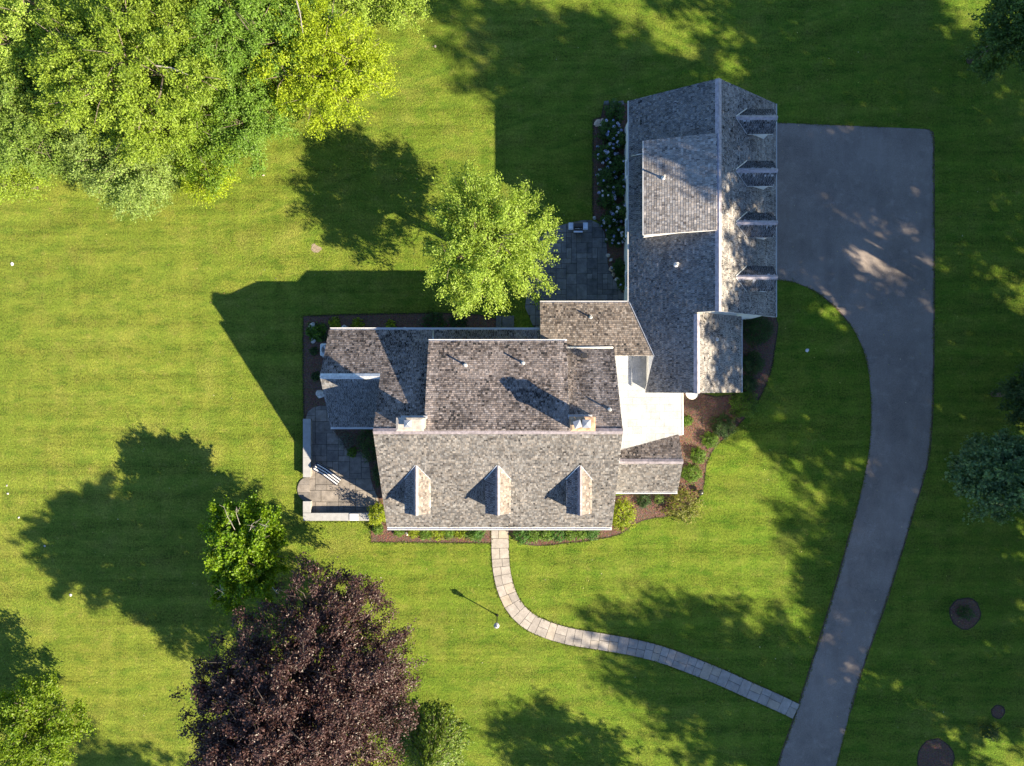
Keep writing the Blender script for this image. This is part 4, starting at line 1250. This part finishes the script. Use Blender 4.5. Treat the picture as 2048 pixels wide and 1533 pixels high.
# ------------------------------------------------------------------ shrubs
def shrub(name, label, px, py, rpx, pal, seed, h=None, dens=1.0, leaf=.10, group=None, aspect=.6, flowers=None, sq=(1, 1), tight=.0, mat="leaf_green"):
    rng = np.random.default_rng(seed)
    c = P(px, py, .4)
    r = rpx * .0345
    h = h or r * 1.1
    base = Vector((c.x, c.y, .015))
    t = empty(name, base, label, "shrub", group)
    N = int(dens * 420 * (r / .5) ** 2 * (.10 / leaf) ** 1.4) + 90
    d = rng.normal(size=(N, 3)); d[:, 2] = np.abs(d[:, 2]) * 1.0
    d /= np.linalg.norm(d, axis=1, keepdims=True)
    # uneven outline
    bump_ = np.array([mnoise.noise(Vector((x * 2.6 + seed, y * 2.6, z * 2.6))) for x, y, z in d])
    k = rng.uniform(.35, 1.0, size=N) ** .5 * (1 + (.52 - tight * 2.2) * bump_)
    pos = d * k[:, None] * np.array([r * sq[0], r * sq[1], h]) + np.array([c.x, c.y, .03])
    nrm = d * .7 + np.array([0, 0, .5]) + rng.normal(size=(N, 3)) * .45
    f = np.clip(.5 + bump_ * .8, 0, 1)
    leaf_cards("foliage", pos, nrm, leaf * rng.uniform(.7, 1.35, size=N), leaf_colors(N, pal, rng, f), mat, t, rng, aspect, tang=d)
    mb = MB()
    for j in range(7):
        a = rng.uniform(0, 6.28); q = rng.uniform(.3, .75)
        mb.tube([(c.x, c.y, 0), (c.x + math.cos(a) * r * q * .5, c.y + math.sin(a) * r * q * .5, h * .45), (c.x + math.cos(a) * r * q, c.y + math.sin(a) * r * q, h * .75)], [.02, .014, .006], 4)
    mb.build("stems", M["bark"], t)
    if flowers:
        n, fc = flowers
        fd = rng.normal(size=(n, 3)); fd[:, 2] = np.abs(fd[:, 2]) + .3; fd /= np.linalg.norm(fd, axis=1, keepdims=True)
        ctr = fd * np.array([r * sq[0], r * sq[1], h]) * 1.02 + np.array([c.x, c.y, .05])
        m = 26
        dd = rng.normal(size=(n, m, 3)); dd /= np.linalg.norm(dd, axis=2, keepdims=True)
        rad = rng.uniform(.06, .11, size=(n, 1, 1))
        pp = (ctr[:, None, :] + dd * rad * np.array([1, 1, .7])).reshape(-1, 3)
        hue = rng.uniform(0, 1, size=(n, 1))
        base_c = np.array(fc[0]) + (np.array(fc[1]) - np.array(fc[0])) * hue
        leaf_cards("blossoms", pp, dd.reshape(-1, 3), np.full(n * m, .07), np.repeat(base_c, m, axis=0), "petal", t, rng, .9)
    return t

BOX = ((.050, .120, .012), (.125, .210, .024))
BOXL = ((.110, .175, .006), (.240, .285, .014))
YEW = ((.018, .050, .014), (.050, .100, .028))
BLUEF = ((.30, .38, .72), (.72, .74, .80))
# curving bed
shrub("yew_shrub", "big dark clipped yew in the corner under the garage gable", 1515, 660, 33, YEW, 201, h=1.3, dens=1.5, leaf=.09, aspect=.45, tight=.12)
bs = [(1507, 726, 19, YEW, "dark yew mound next below the big clipped yew"), (1496, 770, 16, YEW, "dark mound beside the link's east eave"),
      (1489, 811, 23, BOX, "leafy sun-flecked boxwood off the link's south corner"), (1449, 853, 20, YEW, "blue-green mound third from the round table in the curving bed"),
      (1422, 881, 14, BOX, "small round boxwood midway along the curving bed edge"), (1398, 912, 14, BOX, "half-lit boxwood beside the entry wing's ridge end"),
      (1384, 947, 16, BOX, "boxwood beside the entry wing's eave end"), (1377, 842, 9, BOX, "tiny lone shrub in the middle of the bare mulch")]
for i, (x, y, r, pal, lab) in enumerate(bs):
    shrub("bed_shrub", lab, x, y, r * 1.25, pal, 210 + i, dens=1.8, leaf=.085, group="low shrubs in the curving bed")
shrub("bed_shrub", "dark round shrub under the entry wing's front gutter", 1289, 1003, 16, YEW, 230, dens=1.4, leaf=.09)
shrub("bed_shrub", "low grey-green tuft between dark shrub and loose yellow shrub", 1320, 1000, 11, G_GREY, 231, dens=.8, leaf=.09)
shrub("bright_shrub", "bright yellow-green shrub at the house's front right corner", 1246, 1031, 27, BOXL, 232, h=1.15, dens=1.4, leaf=.12, sq=(.95, 1.25))
shrub("loose_shrub", "loose yellowish shrub off the entry wing's front corner", 1366, 1012, 38, ((.085, .105, .020), (.200, .205, .045)), 233, h=1.6, dens=.75, leaf=.13, sq=(1.05, 1.0))
# front foundation planting
for i, x in enumerate((828, 851, 874, 897, 920, 944)):
    shrub("hedge_shrub", "%s shrub left of the front walk, counted from the terrace end" % ("first second third fourth fifth sixth".split()[i]), x, 1063 + (i % 2) * 2, 15 + (i % 3) * 2, BOX if i % 2 else BOXL, 240 + i, h=.75, dens=1.3, leaf=.11, group="foundation shrubs along the front")
shrub("hedge_shrub", "rounded green shrub touching the front walk's left side", 955, 1066, 17, ((.03, .10, .015), (.075, .17, .03)), 247, h=.8, dens=1.4, leaf=.10)
for i, x in enumerate((1045, 1068, 1092, 1116, 1140, 1163, 1184)):
    shrub("hedge_shrub", "%s shrub right of the front walk, counted from the walk" % ("first second third fourth fifth sixth seventh".split()[i]), x, 1069 - i * 1.1, 19 - (i % 3), BOX if i % 3 else ((.03, .10, .018), (.085, .18, .035)), 250 + i, h=.85, dens=1.4, leaf=.11, group="foundation shrubs along the front")
shrub("bright_shrub", "bright lime shrub at the end of the terrace wall", 756, 1028, 19, BOXL, 260, h=1.9, dens=2.8, leaf=.11, sq=(1, 1.25))
shrub("bed_shrub", "green shrub in the front bed's left corner", 755, 1060, 12, BOX, 261, h=.6, dens=1.4)
shrub("bed_shrub", "small green shrub under the front eave's left end", 797, 1062, 13, BOX, 262, h=.5, dens=1.3)
# terrace bed
shrub("terrace_shrub", "wispy grey-blue shrub beside the wing on the terrace", 693, 882, 19, ((.045, .075, .065), (.11, .15, .14)), 270, h=.8, dens=.9, leaf=.13, aspect=.22)
shrub("terrace_shrub", "tall dark yew between the wing and the house gable", 742, 885, 27, YEW, 271, h=1.5, dens=1.4, leaf=.10, sq=(1, 1.4))
shrub("terrace_shrub", "small yellow-green clump at the terrace bed's corner", 702, 905, 11, BOX, 272, h=.35, dens=1.2)
shrub("terrace_shrub", "narrow dark shrub along the gable beside the terrace", 757, 950, 16, YEW, 273, h=.9, dens=1.3, sq=(.8, 1.6))
shrub("terrace_shrub", "bare twiggy plant in the terrace bed by the wing's eave", 676, 864, 13, ((.08, .07, .065), (.17, .15, .14)), 274, h=.6, dens=.6, leaf=.12, aspect=.15)
# left wing bed
lw = [(627, 664, 19, ((.03, .09, .008), (.09, .17, .015)), "large-leaved hosta between two boulders in the wing bed", .22), (643, 655, 9, BOX, "small leafy clump beside the hosta", .13),
      (668, 646, 13, BOXL, "open yellow-green plant nearest the hosta on the north bed", .15), (712, 648, 12, BOXL, "upright yellow-green plant midway along the wing's north bed", .15),
      (780, 650, 11, BOXL, "small golden plant in the wing's north bed", .15), (625, 702, 9, YEW, "dim green plant beside the grey condenser", .12), (629, 753, 10, YEW, "dim green plant near the boulder by the terrace", .12),
      (646, 674, 8, YEW, "dark little plant behind the hosta", .1), (868, 648, 24, YEW, "dark spreading shrub under the garden tree", .12), (915, 648, 20, YEW, "low dark shrub by the back step", .12)]
for i, (x, y, r, pal, lab, lf) in enumerate(lw):
    shrub("bed_plant", lab, x, y, r, pal, 280 + i, h=r * .02, dens=.8, leaf=lf)
# hydrangeas along the garage
hy = [(1229, 222, 22, 0, "round green flowerless hydrangea at the bed's north end"), (1218, 262, 24, 12, "hydrangea with lilac heads below the flowerless one"), (1240, 280, 20, 10, "hydrangea with white-blue heads against the garage wall"),
      (1211, 305, 20, 13, "hydrangea full of pale pink and blue heads at the lawn side"), (1236, 330, 24, 6, "mostly green hydrangea a third of the way down"), (1213, 355, 21, 10, "hydrangea with grey-blue heads beside the lawn"),
      (1238, 375, 22, 6, "hydrangea with few blue heads at the wall, mid-bed"), (1213, 398, 20, 8, "hydrangea with cream heads beside the lawn edge"), (1240, 425, 22, 9, "hydrangea with deep blue heads above the patio"),
      (1218, 440, 18, 10, "hydrangea with white heads at the patio's corner"), (1233, 470, 22, 14, "hydrangea crowded with mauve heads beside the patio"), (1240, 535, 17, 2, "sparse green hydrangea near the patio boulders"),
      (1247, 565, 14, 2, "small dim hydrangea at the patio's inner corner")]
for i, (x, y, r, nf, lab) in enumerate(hy):
    shrub("hydrangea", lab, x, y, r, ((.022, .065, .012), (.060, .125, .025)), 300 + i, h=1.0 if i < 11 else .6, dens=1.3, leaf=.13, aspect=.7, flowers=(nf, BLUEF) if nf else None, group="hydrangeas along the garage")
# young plants on the shaded lawn
shrub("sapling", "small green sapling in the round mulch ring", 1932, 1227, 15, YEW, 330, h=.9, dens=.9, leaf=.11)
shrub("sapling", "low dark shrub at the bottom right of the shaded lawn", 1985, 1468, 17, YEW, 331, h=.7, dens=.9, leaf=.11)

# ------------------------------------------------------------------ stones
def rock(label, px, py, rpx, seed, mat="boulder", name="boulder", flat=.55, sq=(1, 1), group=None, z0=0.0):
    r = random.Random(seed)
    c = P(px, py, .1); rad = rpx * .0347
    bm = bmesh.new(); bmesh.ops.create_icosphere(bm, subdivisions=2, radius=1.0)
    off = Vector((seed * 1.7, seed * .3, 0)); ang = r.uniform(0, 3.14)
    for v in bm.verts:
        k = 1 + .38 * mnoise.noise(v.co * 1.3 + off) + .12 * mnoise.noise(v.co * 3.1 + off)
        p = v.co * k * rad; p = Vector((p.x * sq[0], p.y * sq[1], p.z * flat))
        v.co = Vector((p.x * math.cos(ang) - p.y * math.sin(ang), p.x * math.sin(ang) + p.y * math.cos(ang), p.z + rad * flat * .45 + z0))
    me = bpy.data.meshes.new(name); bm.to_mesh(me); bm.free()
    o = link(name, me, M[mat], base=(c.x, c.y, 0))
    return tag(o, label, "rock", group)
rk = [(624, 653, 8, "boulder", "pale boulder in the wing bed's outer corner"), (626, 682, 5.5, "boulder", "round grey stone just below the hosta"), (689, 657, 7, "boulder", "pale boulder peeking out at the wing's north gutter"),
      (808, 660, 6, "boulder", "boulder half hidden under the wing's north gutter"), (640, 788, 9, "boulder", "grey boulder between wing and terrace"), (1196, 246, 8, "boulder_tan", "large tan boulder at the hydrangea bed's outer corner"),
      (1205, 240, 4, "boulder_tan", "small tan stone beside the large tan boulder"), (1189, 436, 3.5, "boulder", "small pale stone at the patio's north tip"), (1213, 479, 3, "boulder", "small pale stone on the patio's curved edge"),
      (1216, 511, 4.5, "boulder", "stone at the patio edge under the mauve hydrangea"), (1222, 520, 4, "boulder", "stone next to the square patio boulder"), (1224, 538, 6.5, "boulder_tan", "square pink-tan boulder on the patio's curved edge"),
      (1227, 549, 4, "boulder_tan", "brownish stone below the square boulder"), (1235, 560, 6, "boulder", "dark mossy stone along the patio curve"), (1242, 574, 5.5, "boulder", "dark stone near the patio's inner corner"), (1251, 580, 5, "boulder_tan", "last stone at the patio's inner corner"),
      (1615, 701, 4, "cap_white", "white stone alone on the lawn inside the drive's curve"), (23, 528, 3.2, "cap_white", "white stone alone at the far left of the lawn"), (140, 1191, 2.8, "boulder", "grey stone on the sunny lawn left of the maple"),
      (870, 92, 2.6, "boulder_tan", "pinkish stone on the upper lawn"), (526, 350, 2.6, "boulder_tan", "pinkish stone below the grove"),
      (12, 972, 1.8, "boulder", "upper white stone at the far left shadow"), (14, 988, 2.0, "boulder", "lower white stone at the far left shadow"), (36, 1036, 2.0, "boulder", "pale stone at the shadow's left rim"), (88, 1093, 2.2, "boulder", "grey stone inside the shadow's lower rim")]
for i, (x, y, r, m_, lab) in enumerate(rk):
    rock(lab, x, y, r, 400 + i, m_, flat=.05 if m_ == "tan_earth" else .55, sq=(1, .8 + .3 * ((i * 37) % 10) / 10))

sheet("bare_earth", [(631 + (9.5 + 2.6 * math.sin(3 * a + 1) + rnd.uniform(-1.6, 1.6)) * math.cos(a), 497 + (8.5 + 2 * math.sin(2 * a) + rnd.uniform(-1.6, 1.6)) * math.sin(a)) for a in [2 * math.pi * k / 22 for k in range(22)]],
      .006, M["tan_earth"], label="small bare tan patch in the lawn northwest of the house")

# ------------------------------------------------------------------ furniture and fittings
def local(c, ang):
    ca, sa = math.cos(ang), math.sin(ang)
    return lambda x, y, z: (c[0] + x * ca - y * sa, c[1] + x * sa + y * ca, c[2] + z)

# striped chaise
c = P(656, 947.5, .3); c.z = .055
ang = math.atan2(-(967 - 932), (680 - 633)) 
ch = empty("chaise_lounge", c, "navy and white striped chaise lounge on the terrace", "lounge chair")
Lc = local(c, ang)
mb = MB()
def obox(mb, x0, x1, y0, y1, z0, z1, f=Lc):
    v = [f(x, y, z) for z in (z0, z1) for x, y in ((x0, y0), (x1, y0), (x1, y1), (x0, y1))]
    return mb.add(v, [(0, 3, 2, 1), (4, 5, 6, 7), (0, 1, 5, 4), (1, 2, 6, 5), (2, 3, 7, 6), (3, 0, 4, 7)])
for y in (-.29, .25): obox(mb, -.95, .95, y, y + .04, .22, .28)
for x in (-.95, -.3, .35, .91): obox(mb, x, x + .04, -.25, .25, .225, .275)
mb.build("frame", M["chaise_frame"], ch)
for x in (-.85, .8):
    for y in (-.28, .24):
        m2 = MB(); obox(m2, x, x + .05, y, y + .04, 0, .22); m2.build("leg", M["chaise_frame"], ch)
prof = [(-.98, .62), (-.90, .60), (-.30, .33), (-.2, .30), (.3, .29), (.98, .29)]
me = bpy.data.meshes.new("cushion")
vv, ff = [], []
for (x, z) in prof:
    for y in (-.31, .31): vv.append((x, y, z + .07))
    for y in (-.31, .31): vv.append((x, y, z))
for i in range(len(prof) - 1):
    a, b = i * 4, (i + 1) * 4
    ff += [(a, b, b + 1, a + 1), (a + 2, a + 3, b + 3, b + 2), (a, a + 2, b + 2, b), (a + 1, b + 1, b + 3, a + 3)]
n = (len(prof) - 1) * 4
ff += [(0, 1, 3, 2), (n, n + 2, n + 3, n + 1)]
me.from_pydata(vv, [], ff); me.update()
cu = link("cushion", me, M["striped_cloth"], ch); cu.rotation_euler = (0, 0, ang)
m2 = MB(); f2 = lambda x, y, z: Lc(x, y, z)
obox(m2, -1.04, -.92, -.27, .27, .66, .74); m2.build("pillow", M["navy_cloth"], ch, bevel=.025)

# gas grill
c = P(1156, 454, .8); c.z = .055
gr = empty("gas_grill", c, "stainless gas grill with dark lid at the patio's north tip", "grill")
Lg = local(c, 0)
mb = MB(); obox(mb, -.30, .30, -.26, .26, .12, .78, Lg); mb.build("cabinet", M["black_metal"], gr, bevel=.01)
mb = MB(); obox(mb, -.31, .31, -.29, .28, .785, .90, Lg); mb.build("firebox", M["black_metal"], gr, bevel=.01)
arc_ = [(-.31, -.12 + .19 * 0, 0)]
lid = []
for k in range(9):
    t = math.pi * k / 8
    lid.append(Lg(-.305, .07 - .21 * math.cos(t), .905 + .24 * math.sin(t)))
MB().prism(lid, (.61, 0, 0)).build("lid", M["navy_cloth"] if False else M["black_metal"], gr)
mb = MB(); mb.tube([Lg(-.24, -.19, 1.0), Lg(.24, -.19, 1.0)], .014, 8); mb.build("lid_handle", M["steel"], gr, smooth=True)
MB().box(Lg(.02, -.17, .965), (.05, .02, .05)).build("thermometer", M["white_paint"], gr)
for s in (-1, 1):
    mb = MB(); x0, x1 = (.325, .66) if s > 0 else (-.66, -.325); obox(mb, x0, x1, -.24, .26, .85, .89, Lg); sh = mb.build("side_shelf", M["steel"], gr, bevel=.012)
    mb = MB(); obox(mb, x0 + .03, x1 - .03, -.20, -.17, .892, .90, Lg); mb.build("rail", M["flue_metal"], sh)
mb = MB(); obox(mb, -.31, .31, -.42, -.30, .74, .87, Lg); cp = mb.build("control_panel", M["steel"], gr, bevel=.01)
for k in range(4):
    q = Lg(-.22 + k * .145, -.43, .80)
    MB().tube([q, (q[0], q[1] - .035, q[2])], .028, 10).build("knob", M["black_metal"], cp)
for x in (-.27, .27):
    for y in (-.22, .22):
        q = Lg(x, y, .055)
        MB().tube([(q[0] - .02, q[1], q[2]), (q[0] + .02, q[1], q[2])], .055, 12).build("wheel", M["black_metal"], gr)

# lamp post on the front lawn
b = P(994.5, 1231, 0)
lp = empty("lamp_post", b, "black lamp post with glass lantern on the front lawn", "lamp post")
MB().lathe(b, [(.09, 0), (.09, .06), (.05, .12), (.038, .3), (.034, 1.55), (.05, 1.58), (.05, 1.62), (.03, 1.66)], 12).build("post", M["black_metal"], lp, smooth=False)
ln = MB().lathe((b.x, b.y, 1.66), [(.10, 0), (.12, .03)], 4).build("lantern_base", M["black_metal"], lp)
v = []
for (r, z) in ((.105, 1.69), (.16, 2.02)):
    for k in range(4):
        a = math.pi / 4 + k * math.pi / 2; v.append((b.x + r * 1.0 * math.cos(a), b.y + r * math.sin(a), z))
for k in range(4):
    mk("lantern_pane", [v[k], v[(k + 1) % 4], v[(k + 1) % 4 + 4], v[k + 4]], [(0, 1, 2, 3)], M["lamp_glass"], lp)
    MB().tube([v[k], v[k + 4]], .012, 5).build("lantern_bar", M["black_metal"], lp)
cap = MB().lathe((b.x, b.y, 2.02), [(.20, 0), (.20, .02), (.12, .09), (.05, .14), (.05, .17)], 8).build("lantern_cap", M["lamp_glass"], lp)
MB().lathe((b.x, b.y, 2.19), [(.02, 0), (.035, .03), (.02, .07), (.004, .12)], 8).build("finial", M["black_metal"], lp)

# condenser under the wing's west eave
c = P(653, 700, .8); c.z = 0
ac = empty("condenser_unit", c, "pale grey air conditioning condenser beside the left wing", "condenser")
MB().box((c.x, c.y, .05), (1.0, 1.0, .08)).build("pad", M["cap_stone"], ac, bevel=.01)
MB().box((c.x, c.y, .48), (.86, .86, .78)).build("casing", M["unit_grey"], ac, bevel=.07)
mb = MB()
for r in (.10, .17, .24, .31):
    pts = [(c.x + r * math.cos(2 * math.pi * k / 20), c.y + r * math.sin(2 * math.pi * k / 20), .89) for k in range(21)]
    mb.tube(pts, .008, 4, False)
mb.build("fan_grille", M["flashing"], ac)
MB().lathe((c.x, c.y, .872), [(.33, 0), (.33, .006)], 20).build("fan_well", M["glass_dark"], ac)
for k in range(3):
    a = 2 * math.pi * k / 3
    MB().box((c.x + .15 * math.cos(a), c.y + .15 * math.sin(a), .882), (.26, .10, .006), a).build("fan_blade", M["flashing"], ac)

# round table under the link's south eave
c = P(1384, 786.5, .74); c.z = 0
tb_ = empty("round_table", (c.x, c.y, .02), "round white table half under the link's south eave", "table")
MB().lathe((c.x, c.y, .71), [(.40, 0), (.43, .012), (.43, .03), (.40, .04), (.36, .036)], 28).build("table_top", M["white_paint"], tb_)
MB().lathe((c.x, c.y, .02), [(.22, 0), (.22, .03), (.06, .08), (.05, .69)], 14).build("pedestal", M["white_paint"], tb_)

# small lights
c = P(1401, 985, .25)
bl = empty("garden_light", (c.x, c.y, 0), "black dome garden light at the curving bed's tip", "lamp")
MB().lathe((c.x, c.y, 0), [(.05, 0), (.04, .3)], 10).build("stem", M["black_metal"], bl)
MB().lathe((c.x, c.y, .30), [(.20, 0), (.205, .02), (.18, .10), (.12, .16), (.05, .19), (.01, .195)], 18).build("shade", M["black_metal"], bl, smooth=True)
c = P(813, 1068, .2)
bl = empty("garden_light", (c.x, c.y, 0), "small white spotlight in the mulch under the front eave", "lamp")
MB().lathe((c.x, c.y, 0), [(.03, 0), (.02, .14)], 8).build("stem", M["black_metal"], bl)
MB().tube([(c.x - .06, c.y + .05, .14), (c.x + .08, c.y - .06, .2)], [.05, .085], 10).build("lamp_head", M["white_paint"], bl)

# ------------------------------------------------------------------ turf creeping over edges, and fallen leaves
rg = np.random.default_rng(77)
def along(pts, step, z=0.0):
    out = []
    q = [P(x, y, z).xy for x, y in pts]
    for a, b in zip(q[:-1], q[1:]):
        n = max(1, int((b - a).length / step))
        for k in range(n): out.append(a.lerp(b, (k + rnd.random()) / n))
    return out
ep = along(drive_left, .035) + along(drive_right, .035) + along([(1556, 246), (1700, 252), (1856, 259), (1866, 275)], .035)
for line in (edge_l, edge_r):
    for a, b in zip(line[:-1], line[1:]):
        for k in range(9): ep.append(a.lerp(b, (k + rnd.random()) / 9))
ep += along([(606, 632), (700, 629), (880, 626)], .04) + along([(606, 634), (606, 836)], .04) + along([(741, 1046), (741, 1085), (860, 1086), (982, 1087)], .04)
ep += along(smooth_line([(1020, 1067), (1040, 1085), (1075, 1092), (1130, 1087), (1190, 1080), (1240, 1069), (1270, 1050), (1294, 1039), (1337, 1033), (1378, 1014), (1402, 990), (1409, 963), (1413, 931),
                         (1428, 899), (1458, 870), (1495, 832), (1524, 790), (1542, 743), (1550, 696)], 4), .04)
ep += along([(1186, 240), (1185, 430), (1190, 440)], .04) + along([(604, 838), (604, 1044), (740, 1044)], .04)
ep = np.array([(p.x, p.y) for p in ep])
ep = ep[np.array([mnoise.noise(Vector((x * 1.1, y * 1.1, 3.0))) > -.32 for x, y in ep])]
N = len(ep)
pos = np.column_stack([ep + rg.normal(size=(N, 2)) * .05, rg.uniform(.015, .05, size=N)])
eg = leaf_cards("edge_grass", pos, np.array([0, 0, 1.0]) + rg.normal(size=(N, 3)) * .35, rg.uniform(.07, .17, size=N), leaf_colors(N, ((.045, .085, .008), (.115, .140, .020)), rg), "leaf_green", None, rg, .35)
tag(eg, "grass blades creeping over the paving and bed edges", "grass", kind="stuff")
N = 520
fl = np.column_stack([rg.uniform(-33, 33, N), rg.uniform(-25, 25, N), rg.uniform(.018, .03, N)])
fl[:, 2] += .015
leafc = np.array([[.30, .24, .12], [.34, .32, .28], [.24, .16, .07], [.38, .36, .14]])[rg.integers(0, 4, N)] * rg.uniform(.6, 1.2, (N, 1))
fo = leaf_cards("fallen_leaves", fl, np.array([0, 0, 1.0]) + rg.normal(size=(N, 3)) * .2, rg.uniform(.05, .11, N), leafc, "leaf_green", None, rg, .7)
tag(fo, "dry fallen leaves scattered over lawn and driveway", "leaves", kind="stuff")
